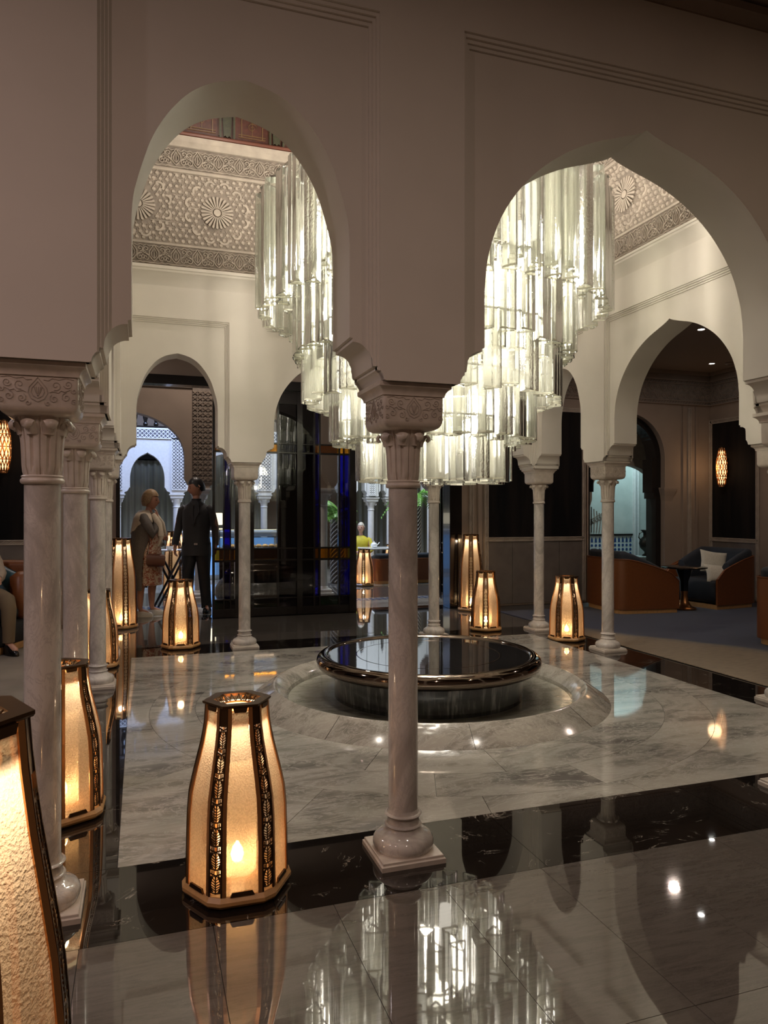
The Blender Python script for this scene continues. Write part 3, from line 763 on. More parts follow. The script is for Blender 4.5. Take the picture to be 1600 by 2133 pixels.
# ------------------------------------------------------------ chandelier
def tube_mesh(L, name, side=.148, mat='crystal'):
    """three-lobed hollow glass tube hanging down from z=0"""
    def ring(k, z):
        out = []
        for j in range(36):
            a = 2 * pi * j / 36
            r = side * .5 * (.80 + .20 * cos(3 * a) + .04 * cos(6 * a) + .035 * cos(9 * a))
            out.append((r * k * cos(a), r * k * sin(a), z))
        return out
    rs = [ring(.86, 0), ring(1, 0), ring(1, -L * .5), ring(1, -L + .009), ring(.99, -L), ring(.86, -L), ring(.86, -L + .014)]
    me = MB().loft(rs, (0, 0)).mesh(name, mat, 50); me.materials.append(M['crystal_rim'])
    for p in me.polygons:
        if p.center.z < -L + .010 or p.center.z > -.001: p.material_index = 1
    return me
def chandelier():
    t = thing('chandelier', 'huge stepped chandelier of hanging clear glass tubes above the fountain', 'chandelier', (CC + .045, CC - .015, 5.66))
    Z0 = 5.66
    rr = random.Random(11)
    # radius, top, length, count, jitter
    rows = [(1.285, 3.70, .83, 50, .02), (1.14, 3.70, .68, 44, .06), (1.0, 3.64, .62, 36, .06),
            (1.02, 3.10, .54, 40, .02), (.90, 2.98, .52, 34, .05),
            (.935, 2.72, .50, 36, .02), 
            (.745, 2.38, .455, 28, .015), (.60, 2.36, .46, 20, .03),
            (.545, 2.08, .45, 20, .012), (.36, 2.08, .46, 12, .01)]
    ms = {}
    fit = MB().lathe([(.0, .03), (.012, .03), (.014, .004), (.05, .004), (.052, -.006), (.0, -.006)], 8).mesh('tube_fitting', 'chrome', 30)
    for (R, zt, L, n, jt) in rows:
        key = round(L, 2)
        if key not in ms: ms[key] = [tube_mesh(L, 'glass_tube', .116 if L > .6 else .138, q) for q in ('crystal', 'crystal_h')]
        ph = rr.random()
        for k in range(n):
            a = 2 * pi * (k + ph) / n
            o = put('glass_tube', ms[key][rr.random() < .16], t, (R * cos(a), R * sin(a), zt - Z0 + rr.uniform(-jt, jt)), (0, 0, a + rr.choice((0, pi / 3, pi)) + rr.uniform(-.1, .1)))
            if zt > 3: put('tube_fitting', fit, o)
    for R, z in ((1.28, 3.715), (1.14, 3.72), (1.0, 3.66), (1.0, 3.13), (.93, 2.735), (.74, 2.40), (.54, 2.09), (.36, 2.09)):
        MB().tube([(R * cos(2 * pi * k / 48), R * sin(2 * pi * k / 48), z - Z0) for k in range(49)], .009, 6).build('support_ring', 'chrome', t, 60)
    for z in (3.73, 3.14, 2.74, 2.41, 2.10):
        R = {3.73: 1.28, 3.14: 1.0, 2.74: .93, 2.41: .74, 2.10: .54}[z]
        for k in range(4):
            a = pi * k / 4 + .2
            MB().bar((R * cos(a), R * sin(a), z - Z0), (-R * cos(a), -R * sin(a), z - Z0), .018, .01).build('cross_arm', 'chrome', t)
    for k in range(6):
        a = 2 * pi * k / 6
        MB().tube([(.34 * cos(a), .34 * sin(a), 2.10 - Z0), (.34 * cos(a), .34 * sin(a), -.02)], .006, 6).build('cable', 'chrome', t)
        MB().tube([(.95 * cos(a), .95 * sin(a), 3.72 - Z0), (.95 * cos(a), .95 * sin(a), -.02)], .006, 6).build('cable', 'chrome', t)
    MB().lathe([(0, -.03), (1.0, -.03), (1.03, -.015), (1.03, 0), (0, 0)], 48).build('ceiling_rose', 'chrome', t, 30)
    # lamps inside
    lm = MB().lathe([(.0, -.20), (.045, -.18), (.05, 0), (.045, .18), (0, .20)], 10).mesh('lamp', 'lamp_glow', 60)
    for R, z, n in ((1.08, 3.34, 8), (.72, 3.3, 5), (.78, 2.88, 6), (.70, 2.50, 6), (.50, 2.16, 5), (.20, 1.9, 3)):
        for k in range(n):
            a = 2 * pi * (k + .3) / n
            put('lamp', lm, t, (R * cos(a), R * sin(a), z - Z0))
    for z, e_ in ((3.42, 380), (2.95, 140), (2.10, 125)):
        l = bpy.data.lights.new('lamp_light', 'POINT'); l.energy = e_; l.color = (1, .92, .78); l.shadow_soft_size = .26
        o = bpy.data.objects.new('lamp_light', l); COL.objects.link(o); o.parent = t; o.location = (0, 0, z - Z0)
chandelier()

# ------------------------------------------------------------ lanterns
SMALL = [(0.045, 1.0), (.20, .985), (.30, .97), (.37, .935), (.43, .865), (.50, .77), (.56, .69), (.62, .635), (.69, .61)]
TALL = [(0.045, 1.0), (.25, .985), (.45, .955), (.60, .925), (.70, .875), (.80, .79), (.90, .70), (1.0, .63), (1.075, .60)]
def lantern_meshes(prof, H, R=.190):
    m = {}; e = radians = math.radians
    nw = .027                                        # half width of the narrow strip at the foot
    def face(z, k):                                  # corner points of one face: wide side from +a to -a at apothem
        ap = R * k * .90; hw = R * k * .365
        return ap, hw
    # wide glass panel, facing +X
    mb = MB(); ro, ri = [], []
    for z, k in prof:
        ap, hw = face(z, k); ro.append([(ap, -hw, z), (ap, 0, z), (ap, hw, z)])
    mb.loft(ro, (0, 0), closed=False); m['glass_panel'] = mb.mesh('glass_panel', 'amber', 60)
    # copper edging of the panel, both sides, and end clips
    mb = MB()
    for sg in (1, -1):
        for (z0, k0), (z1, k1) in zip(prof, prof[1:]):
            a0, h0 = face(z0, k0); a1, h1 = face(z1, k1)
            vs = []
            for a, h, z in ((a0, h0, z0), (a1, h1, z1)):
                vs += [(a - .006, sg * (h - .013), z), (a + .004, sg * (h - .013), z), (a + .004, sg * (h + .001), z), (a - .006, sg * (h + .001), z)]
            mb.add(vs, [(0, 1, 5, 4), (1, 2, 6, 5), (2, 3, 7, 6), (3, 0, 4, 7), (0, 3, 2, 1), (4, 5, 6, 7)])
        m['copper_edge%d' % sg] = mb.mesh('copper_edge', 'brass_lt', 30); mb = MB()
    for (z, k), up in ((prof[0], 1), (prof[-1], -1)):
        ap, hw = face(z, k); mb = MB()
        mb.prism([(-hw * .62, z), (hw * .62, z), (hw * .5, z + up * .016), (-hw * .5, z + up * .016)], lambda a, b, d: (ap + .002 + d, a, b), 0, .007)
        m['clip%d' % up] = mb.mesh('clip', 'brass')
    # pierced strip at the corner between two panels, centred on +X after a 30 degree turn
    def corner(z, k):
        ap, hw = face(z, k); c, s_ = cos(pi / 6), sin(pi / 6)
        x1, y1 = ap, hw                                # end of panel k; rotate by -30 to bring the corner to +X
        return x1 * c + y1 * s_, -x1 * s_ + y1 * c     # (depth, half width (negative))
    def at(z):
        for (z0, k0), (z1, k1) in zip(prof, prof[1:]):
            if z <= z1: k = k0 + (k1 - k0) * (z - z0) / (z1 - z0); break
        else: k = prof[-1][1]
        d, h = corner(z, k); return d, abs(h)
    mb = MB(); zt = prof[-1][0]; zb = prof[0][0]
    def fr(a, z, d):
        dd, h = at(max(zb, min(zt, z))); return (dd + d, a * h, z)
    def poly(p, d=.004): mb.prism(p, fr, 0, d)
    for sg in (1, -1):
        N_ = 18
        for i in range(N_):
            z0 = zb + (zt - zb) * i / N_; z1 = zb + (zt - zb) * (i + 1) / N_
            poly([(sg * .78, z0), (sg * 1.0, z0), (sg * 1.0, z1), (sg * .78, z1)] if sg > 0 else [(-1.0, z0), (-.78, z0), (-.78, z1), (-1.0, z1)], .005)
    pitch = .082; z = zb + .01; lim = zb + (zt - zb) * .93
    while z + pitch < lim:
        # pointed leaf outline, spine and slanting ribs, then a chevron bar
        for i in range(7):
            q = i / 6; w0 = .66 * sin(pi * (.12 + .80 * q)) ** .8; w1 = .66 * sin(pi * (.12 + .80 * min(1, q + 1 / 6))) ** .8
            if i < 6:
                a0 = z + .008 + .054 * q; a1 = z + .008 + .054 * (q + 1 / 6)
                for sg in (1, -1):
                    pp = [(sg * w0, a0), (sg * .80, a0), (sg * .80, a1), (sg * w1, a1)]
                    poly(pp if sg > 0 else pp[::-1], .003)
                    r0 = [(0, a0), (sg * w1 * 1.05, a0 + .010), (sg * w1 * 1.05, a0 + .0135), (0, a0 + .0035)]
                    poly(r0 if sg > 0 else r0[::-1], .003)
        poly([(-.07, z), (.07, z), (.07, z + .062), (-.07, z + .062)], .004)
        for sg in (1, -1):
            pp = [(0, z + .062), (sg * .85, z + .070), (sg * .85, z + .075), (0, z + .067)]; poly(pp if sg > 0 else pp[::-1], .003)
            pp = [(0, z + .000), (sg * .85, z + .004), (sg * .85, z + .009), (0, z + .004)]; poly(pp if sg > 0 else pp[::-1], .003)
            for x in (.25, .5): poly([(sg * x - .06, z + .062), (sg * x + .06, z + .062), (sg * x + .06, z + .082), (sg * x - .06, z + .082)], .003)
        z += pitch
    poly([(-.85, lim - .02), (.85, lim - .02), (.85, zt), (-.85, zt)], .003)
    m['pierced_strip'] = mb.mesh('pierced_strip', 'brass')
    # base: chamfered wooden hexagon
    def hx(r, z): return [(r * cos(pi / 6 + k * pi / 3 + e(s_)) , r * sin(pi / 6 + k * pi / 3 + e(s_)), z) for k in range(6) for s_ in (-7, 7)]
    m['wooden_base'] = MB().loft([hx(R * .93, 0), hx(R * 1.02, .008), hx(R * 1.06, .018), hx(R * 1.06, .030), hx(R * 1.0, .044), hx(R * .98, .046)]).mesh('wooden_base', 'oak')
    m['base_plate'] = MB().loft([hx(R * .90, -.0), hx(R * .90, .006)]).mesh('base_plate', 'brass')
    # top: flat ring with a pierced edge of triangles
    k = prof[-1][1]; ro = R * k * 1.10; ri = R * k * .76; z = zt
    def h6(r, z): return [(r * cos(pi / 6 + k * pi / 3), r * sin(pi / 6 + k * pi / 3), z) for k in range(6)]
    mb = MB(); rings = [h6(ri, z), h6(ro * .98, z), h6(ro, z + .004), h6(ro, z + .010), h6(ri, z + .010), h6(ri, z)]
    mb.loft(rings, (0, 0)); m['top_plate'] = mb.mesh('top_plate', 'brass')
    mb = MB()
    for q in range(6):
        p0 = Vector(h6(ri, z + .006)[q]); p1 = Vector(h6(ri, z + .006)[(q + 1) % 6]); 
        for i in range(3):
            a = p0.lerp(p1, i / 3); b = p0.lerp(p1, (i + .5) / 3) * .66; b.z = z - .014; c_ = p0.lerp(p1, (i + 1) / 3)
            mb.bar(a, b, .003, .003, (0, 0, 1)); mb.bar(b, c_, .003, .003, (0, 0, 1))
        mb.bar(p0 * 1.0, Vector((p0.x * .66, p0.y * .66, z - .014)), .003, .003)
        a = Vector((p0.x * .66, p0.y * .66, z - .014)); b = Vector((p1.x * .66, p1.y * .66, z - .014)); mb.bar(a, b, .003, .003)
    m['filigree'] = mb.mesh('filigree', 'brass')
    ir = R * k * .62
    m['inner_cylinder'] = MB().lathe([(ir, .06), (ir, zt * .70)], 28, caps=(0, 0)).mesh('inner_cylinder', 'frost', 60)
    m['inner_collar'] = MB().lathe([(R * k * .66, zt - .075), (R * k * .66, zt - .018)], 28, caps=(0, 0)).mesh('inner_collar', 'brass_lt', 60)
    m['glow_ring'] = MB().lathe([(R * k * .50, zt - .030), (R * k * .86, zt - .020)], 24, caps=(0, 0)).mesh('glow_ring', 'top_glow')  # inner surface lit by the candle, its light put in as emission
    m['candle'] = MB().lathe([(0, .085), (.018, .092), (.025, .115), (.018, .140), (.006, .160), (0, .165)], 12).mesh('candle', 'bulb', 60)
    m['candle_holder'] = MB().lathe([(.035, .046), (.035, .06), (.02, .065), (.02, .088), (0, .09)], 12).mesh('candle_holder', 'brass', 40)
    return m
LM = {'small': lantern_meshes(SMALL, .70), 'tall': lantern_meshes(TALL, 1.08)}
LANT = {}
def lantern(kind, x, y, off, label, scale=1, power=8.5):
    # turned so that one glass face points off degrees away from the entrance side
    rz = math.atan2(-2.807 - y, .3287 - x) + math.radians(off)
    if kind not in LANT:
        t = thing('lantern', label, 'lantern', (x, y, 0), rz, 'amber glass floor lanterns'); LANT[kind] = t
        m = LM[kind]
        for k in ('wooden_base', 'base_plate', 'top_plate', 'inner_cylinder', 'inner_collar', 'glow_ring', 'candle_holder', 'candle'): put(k, m[k], t)
        put('filigree', m['filigree'], [c for c in t.children if c.name.startswith('top_plate')][0])
        for k in range(6):
            g = put('glass_panel', m['glass_panel'], t, (0, 0, 0), (0, 0, k * pi / 3))
            [put('copper_edge', m['copper_edge%d' % q], g) for q in (1, -1)]; [put('clip', m['clip%d' % q], g) for q in (1, -1)]
            put('pierced_strip', m['pierced_strip'], t, (0, 0, 0), (0, 0, pi / 6 + k * pi / 3))
        # the candle bulb's light, plus an added fill for the upper glass
        tall = kind == 'tall'
        for e_, z, r_ in ((power * (1.5 if tall else 1), .130, .024), (power * (.45 if tall else .28), .98 if tall else .60, .03)):
            l = bpy.data.lights.new('lamp_light', 'POINT'); l.energy = e_; l.color = (1, .78, .54); l.shadow_soft_size = r_
            o = bpy.data.objects.new('lamp_light', l); COL.objects.link(o); o.parent = t; o.location = (0, 0, z)
    else:
        t = copy_tree(LANT[kind], (x, y, 0), rz, label)
    t.scale = (scale,) * 3
    # the lamp's own light, as bright as a shaded bulb; soft, inside the inner cylinder
    return t

# ------------------------------------------------------------ lanterns in place
lantern('small', .672, -.035, 6, 'large lit amber glass lantern in the foreground between the two nearest columns')
lantern('small', .72, 5.02, 0, 'lit amber lantern on the black band in front of the two standing people')
lantern('small', 4.22, 5.02, 30, 'shorter of the two adjoining lanterns behind the fountain, right of the middle column')
lantern('small', 4.76, 4.13, 1, 'lit amber lantern between the two slender columns on the right')
lantern('small', -.02, .87, 22, 'large lantern half hidden behind the nearest left column')
lantern('small', -.05, 4.27, 21, 'lantern peeking out right of the third left column, only its right half showing')
lantern('small', 4.36, 10.45, 25, 'lit lantern seen far through the doorway beside the orange sofa')
lantern('small', 5.75, 12.9, 8, 'small far lantern behind the black cushion of the orange sofa', .95)
lantern('small', 3.2, 12.4, 12, 'far lantern glimpsed through the glass screen')
lantern('tall', .044, -1.52, 42, 'nearest lantern, tall, cropped by the left edge of the picture')
lantern('tall', .10, 6.55, -13, 'tall lantern behind the left columns, beside the woman in the grey cardigan')
lantern('tall', 4.80, 6.655, 30, 'tallest lantern at the right end of the dark doorway')
lantern('tall', .86, 9.75, 5, 'tall lantern far behind the folding tray stand')

# ------------------------------------------------------------ outer walls of the galleries
def outer_walls():
    V, U, UL = 7.0, 9.35, -4.35
    fr = lambda a, z, d: (a, V + d, z)
    # back wall: pieces round the doorway (0.03..4.76) and the arched opening on the right
    a0, a1, zs = 6.98, 8.44, 2.25
    c = (a0 + a1) / 2; w_ = (a1 - a0) / 2
    arch = [(c + w_ * cos(math.radians(t)), zs + .74 * sin(math.radians(t)) ** .95) for t in range(180, -1, -6)]
    mb = MB(); mb.box(UL, .03, V, V + .3, 0, 3.72); mb.box(.03, 4.76, V, V + .3, 3.16, 3.72); mb.box(4.76, a0, V, V + .3, 0, 3.72); mb.box(a1, U, V, V + .3, 0, 3.72)
    wall_piece(mb, arch, 3.72, fr, 0, .3)
    wb = struct(mb.build('wall_gallery_back', 'brownwall', None, 30))
    mb = MB()
    for (p0, p1) in zip(arch, arch[1:]):      # glossy black lining of the arched opening
        k = lambda p, s_: (c + (p[0] - c) * s_, zs + (p[1] - zs) * s_)
        q = [k(p0, 1.0), k(p1, 1.0), k(p1, .86), k(p0, .86)]
        mb.prism(q, fr, .10, .34)
    mb.box(a0, a0 + .10, V + .10, V + .34, 0, zs); mb.box(a1 - .10, a1, V + .10, V + .34, 0, zs)
    mb.box(a1 - .17, a1 - .1, V + .10, V + .34, 1.72, zs + .02); mb.box(a0 + .1, a0 + .17, V + .10, V + .34, 1.72, zs + .02)
    mb.box(a1 - .14, a1 - .1, V + .10, V + .34, 1.62, 1.72)
    struct(mb.build('trim_black_lining', 'black'))
    # corbels of that opening
    mb = MB(); mb.loft([[(x0_, V + .1, z), (x1_, V + .1, z), (x1_, V - d_, z), (x0_, V - d_, z)] for z, x0_, x1_, d_ in ((1.58, a1 + .0, a1 + .14, .0), (1.66, a1 - .01, a1 + .16, .012), (1.74, a1 - .03, a1 + .20, .03), (1.78, a1 - .04, a1 + .21, .035), (1.80, a1 - .04, a1 + .21, .035))])
    mb.build('corbel', 'brownwall', wb)
    wr = struct(MB().box(U, U + .2, -5.2, V + .3, 0, 3.72).build('wall_gallery_right', 'brownwall'))
    wl = struct(MB().box(UL - .2, UL, -5.2, V + .3, 0, 3.72).build('wall_gallery_left', 'brownwall'))
    struct(MB().box(UL, U, -5.2, -5.0, 0, 3.72).build('wall_gallery_front', 'brownwall'))
    mb = MB()
    for x0, x1, y0, y1 in ((UL, U, -5.2, -.13), (UL, U, S + .13, 7.0), (UL, -.13, -.13, S + .13), (S + .13, U, -.13, S + .13)):
        mb.box(x0, x1, y0, y1, 3.72, 3.82)
    struct(mb.build('ceiling_gallery', 'ceiling'))
    # carved bands under the gallery ceiling
    FB = lambda x, z, d: (x, V - d, z); FR = lambda y, z, d: (U - d, y, z); FL = lambda y, z, d: (UL + d, y, z)
    def band(fr_, s0, s1, parent):
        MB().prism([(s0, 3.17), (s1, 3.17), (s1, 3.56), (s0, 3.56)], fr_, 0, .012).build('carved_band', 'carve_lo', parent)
        mb = MB()
        for z0, z1, d in ((3.165, 3.18, .03), (3.22, 3.232, .03), (3.50, 3.512, .03), (3.555, 3.575, .035), (3.66, 3.72, .05)):
            mb.prism([(s0, z0), (s1, z0), (s1, z1), (s0, z1)], fr_, 0, d)
        mb.build('band_moulding', 'brownwall', parent)
        mb = MB(); x = s0 + .05; i = 0
        while x < s1 - .05:
            for z in (3.185, 3.517):
                mb.strip([(x, z), (x + .04, z + .03)], .016, lambda a, b, d: fr_(a, b, d + .012), .010)
            if i % 2 == 0:
                mb.strip(spiral(x + .04, 3.30, .055, 1.2, 90 * (i % 4), 10), .012, lambda a, b, d: fr_(a, b, d + .012), .008)
                mb.strip(spiral(x + .04, 3.43, .055, 1.2, 180 + 90 * (i % 4), 10), .012, lambda a, b, d: fr_(a, b, d + .012), .008)
            x += .055; i += 1
        o = mb.build('carved_scrollwork', 'brownwall', parent); o['kind'] = 'stuff'
    band(FB, 4.8, U, wb); band(FR, -5, V, wr); band(FB, UL, 0, wb)
    # carved vertical borders and picture-frame borders of the velvet panels
    def rope(fr_, a, z0, z1, parent, w_=.05, horiz=False, len_=None):
        mb = MB()
        if horiz:
            mb.prism([(a, z0 - w_ / 2), (a + len_, z0 - w_ / 2), (a + len_, z0 + w_ / 2), (a, z0 + w_ / 2)], fr_, 0, .012)
            for s_ in (-1, 1): mb.prism([(a, z0 + s_ * w_ * .5 - .006), (a + len_, z0 + s_ * w_ * .5 - .006), (a + len_, z0 + s_ * w_ * .5 + .006), (a, z0 + s_ * w_ * .5 + .006)], fr_, 0, .028)
            x = a
            while x < a + len_ - .05:
                mb.strip([(x, z0 - w_ * .35), (x + .03, z0 + w_ * .1), (x + .05, z0 + w_ * .35)], .012, lambda p, q, d: fr_(p, q, d + .012), .010); x += .032
        else:
            mb.prism([(a - w_ / 2, z0), (a + w_ / 2, z0), (a + w_ / 2, z1), (a - w_ / 2, z1)], fr_, 0, .012)
            for s_ in (-1, 1): mb.prism([(a + s_ * w_ * .5 - .006, z0), (a + s_ * w_ * .5 + .006, z0), (a + s_ * w_ * .5 + .006, z1), (a + s_ * w_ * .5 - .006, z1)], fr_, 0, .028)
            z = z0
            while z < z1 - .05:
                mb.strip([(a - w_ * .35, z), (a + w_ * .1, z + .03), (a + w_ * .35, z + .05)], .012, lambda p, q, d: fr_(p, q, d + .012), .010); z += .032
        return mb.build('carved_border', 'carve', parent)
    def plate(fr_, s0, s1, z0, z1, d, name, mat, parent): return MB().prism([(s0, z0), (s1, z0), (s1, z1), (s0, z1)], fr_, 0, d).build(name, mat, parent)
    def velvet(fr_, s0, s1, z0, z1, parent, wains=True):
        # pleated black fabric panel
        n = int((s1 - s0) / .035); pts = []
        rr = random.Random(int(s0 * 100))
        for i in range(n + 1):
            pts.append((s0 + (s1 - s0) * i / n, .014 + .006 * sin(i * .37) + rr.uniform(0, .003)))
        mb = MB(); mb.loft([[fr_(a, z, d) for a, d in pts] for z in (z0, (z0 + z1) / 2, z1)], (0, 0), closed=False)
        mb.build('velvet_panel', 'velvet', parent, 180)
        for zz in (z0 - .03, z1 + .03): rope(fr_, s0 - .05, zz, 0, parent, .05, True, s1 - s0 + .1)
        for ss in (s0 - .03, s1 + .03): rope(fr_, ss, .02, z1 + .05, parent)
        if wains:
            m_ = 4 if s1 - s0 > 1.2 else 2
            for i in range(m_): plate(fr_, s0 + (s1 - s0) * i / m_ + .003, s0 + (s1 - s0) * (i + 1) / m_ - .003, .02, z0 - .06, .012, 'wainscot_panel', 'wainscot', parent)
    velvet(FB, 5.24, 6.86, 1.02, 2.95, wb)
    velvet(FB, -3.6, -.98, 1.06, 2.95, wb)
    velvet(FR, 6.02, 6.93, .98, 2.86, wr)
    velvet(FR, 2.2, 5.2, .98, 2.86, wr)
    velvet(FL, 1.5, 4.5, 1.0, 2.86, wl)
    for a in (4.96, 8.92): rope(FB, a, .02, 3.12, wb)
    rope(FR, 5.72, .02, 3.12, wr)
    for a, q in ((5.07, .06), (7.0 - .06, .03), (8.78, .04), (9.04, .04)): plate(FB, a, a + q, 0.0, 3.14, .03, 'pilaster_strip', 'brownwall', wb)
    plate(FB, -.75, -.68, 0, 3.14, .03, 'pilaster_strip', 'brownwall', wb)
    # recessed spots and a smoke detector in the gallery ceiling
    for i, (x, y, lb) in enumerate(((7.08, 4.68, 'nearer recessed ceiling spot seen through the right arch'), (8.79, 6.35, 'farther recessed ceiling spot close to the room corner'))):
        t = thing('ceiling_spot', lb, 'spotlight', (x, y, 3.72)); MB().lathe([(.04, -.001), (.05, -.006), (.058, -.006), (.06, 0)], 20, caps=(0, 0)).build('trim_ring', 'ceiling', t)
        MB().lathe([(0, -.002), (.038, -.002)], 20, caps=(0, 0)).build('lens', 'spot', t)
    t = thing('smoke_detector', 'round white smoke detector beside the farther ceiling spot', 'detector', (9.0, 6.2, 3.72))
    MB().lathe([(.0, -.035), (.05, -.033), (.07, -.022), (.075, 0)], 24).build('housing', 'ceiling', t); MB().lathe([(.045, -.028), (.045, -.04), (.0, -.042)], 20).build('sensor', 'carve_lo', t)
    return wb, wr
WB, WR = outer_walls()

def sconce(x, y, z, rz, label):
    t = thing('wall_sconce', label, 'wall lamp', (x, y, z), rz, 'pierced brass wall sconces')
    prof = [(.035, -.31), (.055, -.27), (.075, -.15), (.082, 0), (.078, .12), (.055, .25), (.035, .31)]
    MB().lathe([(r * .9, z_) for r, z_ in prof], 16).build('glass_core', 'sconce_glow', t, 60)
    mb = MB()
    for k in range(12):
        a = 2 * pi * k / 12
        for s_ in (1, -1):
            pts = []
            for i in range(13):
                zz = -.31 + .62 * i / 12
                for (r0, z0), (r1, z1) in zip(prof, prof[1:]):
                    if zz <= z1 + 1e-6: r = r0 + (r1 - r0) * (zz - z0) / (z1 - z0); break
                b = a + s_ * zz * 3.3; pts.append((r * cos(b), r * sin(b), zz))
            mb.tube(pts, .007, 4)
    for z_ in (-.31, -.15, 0, .15, .305):
        r = .036 if abs(z_) > .3 else .082
        if abs(z_) == .15: r = .077
        mb.tube([(r * cos(2 * pi * k / 16), r * sin(2 * pi * k / 16), z_) for k in range(17)], .006, 4)
    mb.build('pierced_cage', 'brass_lt', t, 60)
    MB().cb((.09, 0, 0), (.05, .05, .3), .01).build('back_plate', 'brass', t)
    MB().lathe([(.036, .30), (.03, .325), (.0, .335)], 12).build('cap', 'brass', t)
    l = bpy.data.lights.new('lamp_light', 'POINT'); l.energy = 2.5; l.color = (1, .6, .3); l.shadow_soft_size = .1
    o = bpy.data.objects.new('lamp_light', l); COL.objects.link(o); o.parent = t; o.location = (-.14, 0, 0)
M['sconce_glow'] = emit('sconce_glow', (1, .55, .25), 2.4)
sconce(9.22, 6.6, 2.12, 0, 'pierced brass wall sconce glowing on the black velvet at the right')
sconce(-1.23, 6.88, 2.18, pi / 2, 'pierced brass wall sconce cut by the left edge of the picture')

# ------------------------------------------------------------ glazed screen and doors
def screen():
    V = 7.0
    t = thing('glass_screen', 'tall dark-framed stained glass screen between the lobby and the courtyard', 'screen', (0, V, 0))
    b = lambda x0, x1, z0, z1, n, mat='black', y=.05: MB().box(x0, x1, -y, y, z0, z1, .004).build(n, mat, t)
    rails = [(.0, .115), (.225, .245), (.735, .765), (.895, .92), (2.19, 2.215), (2.315, 2.335), (2.86, 3.16)]
    # door head over the whole doorway
    b(.03, 4.76, 3.04, 3.16, 'head_rail', y=.10)
    stiles = [(1.22, 1.25), (1.36, 1.375), (1.447, 1.46), (1.51, 1.76), (2.075, 2.10), (2.345, 2.42), (2.575, 2.60), (2.652, 2.675), (2.93, 2.955), (3.085, 3.185)]
    for x0, x1 in stiles: b(x0, x1, 0, 3.04, 'stile', y=.045 if x1 - x0 > .05 else .03)
    for z0, z1 in rails:
        b(1.25, 1.51, z0, min(z1, 3.04), 'rail', y=.028); b(1.76, 3.085, z0, min(z1, 3.04), 'rail', y=.028)
    b(.03, .075, 0, 3.04, 'jamb', y=.10); b(4.57, 4.76, 0, 3.04, 'jamb', y=.12)
    cols = [(1.25, 1.36, 'clear_pane'), (1.375, 1.447, 'blue_pane'), (1.46, 1.51, 'clear_pane'), (1.76, 2.075, 'clear_pane'), (2.10, 2.345, 'smoke_pane'), (2.42, 2.575, 'smoke_pane'), (2.60, 2.652, 'blue_pane'), (2.675, 2.93, 'clear_pane'), (2.955, 3.085, 'blue_pane')]
    rows = [(.115, .225, 'green_pane'), (.245, .735, None), (.765, .895, 'amber_pane'), (.92, 2.19, None), (2.215, 2.315, 'amber_pane'), (2.335, 2.86, None)]
    for x0, x1, m_ in cols:
        for z0, z1, r_ in rows:
            mm = r_ or m_
            if m_ == 'smoke_pane' and r_: mm = 'smoke_pane'
            if m_ == 'blue_pane' and r_ == 'green_pane': mm = 'smoke_pane'
            MB().box(x0, x1, -.004, .004, z0, z1).build('glass_pane', mm, t)
    # cobalt glass rods catching light
    for x in (2.14, 2.30, 2.50, 3.02): MB().box(x - .012, x + .012, .02, .032, .93, 2.85).build('cobalt_strip', 'blue_glass', t)
    # open leaf on the right
    t2 = thing('glass_door_leaf', 'open dark-framed glass door leaf right of the middle opening', 'door', (4.70, 7.17, 0), math.atan2(8.33 - 7.17, 5.03 - 4.70))
    L = 1.15
    def bb(x0, x1, z0, z1, n, mat='black', y=.03): return MB().box(x0, x1, -y, y, z0, z1, .004).build(n, mat, t2)
    for x0, x1 in ((0, .09), (.22, .24), (.60, .62), (.92, .94), (L - .07, L)): bb(x0, x1, 0, 3.0, 'stile')
    for z0, z1 in rails: bb(0.09, L - .07, z0, min(z1, 3.0), 'rail', y=.02)
    for x0, x1, m_ in ((.09, .22, 'blue_pane'), (.24, .60, 'clear_pane'), (.62, .92, 'clear_pane'), (.94, L - .07, 'blue_pane')):
        for z0, z1, r_ in rows: MB().box(x0, x1, -.004, .004, z0, z1).build('glass_pane', r_ or m_, t2)
    MB().tube([(.11, -.06, .9), (.11, -.06, 1.5)], .012, 8).build('pull_handle', 'chrome', t2)
screen()

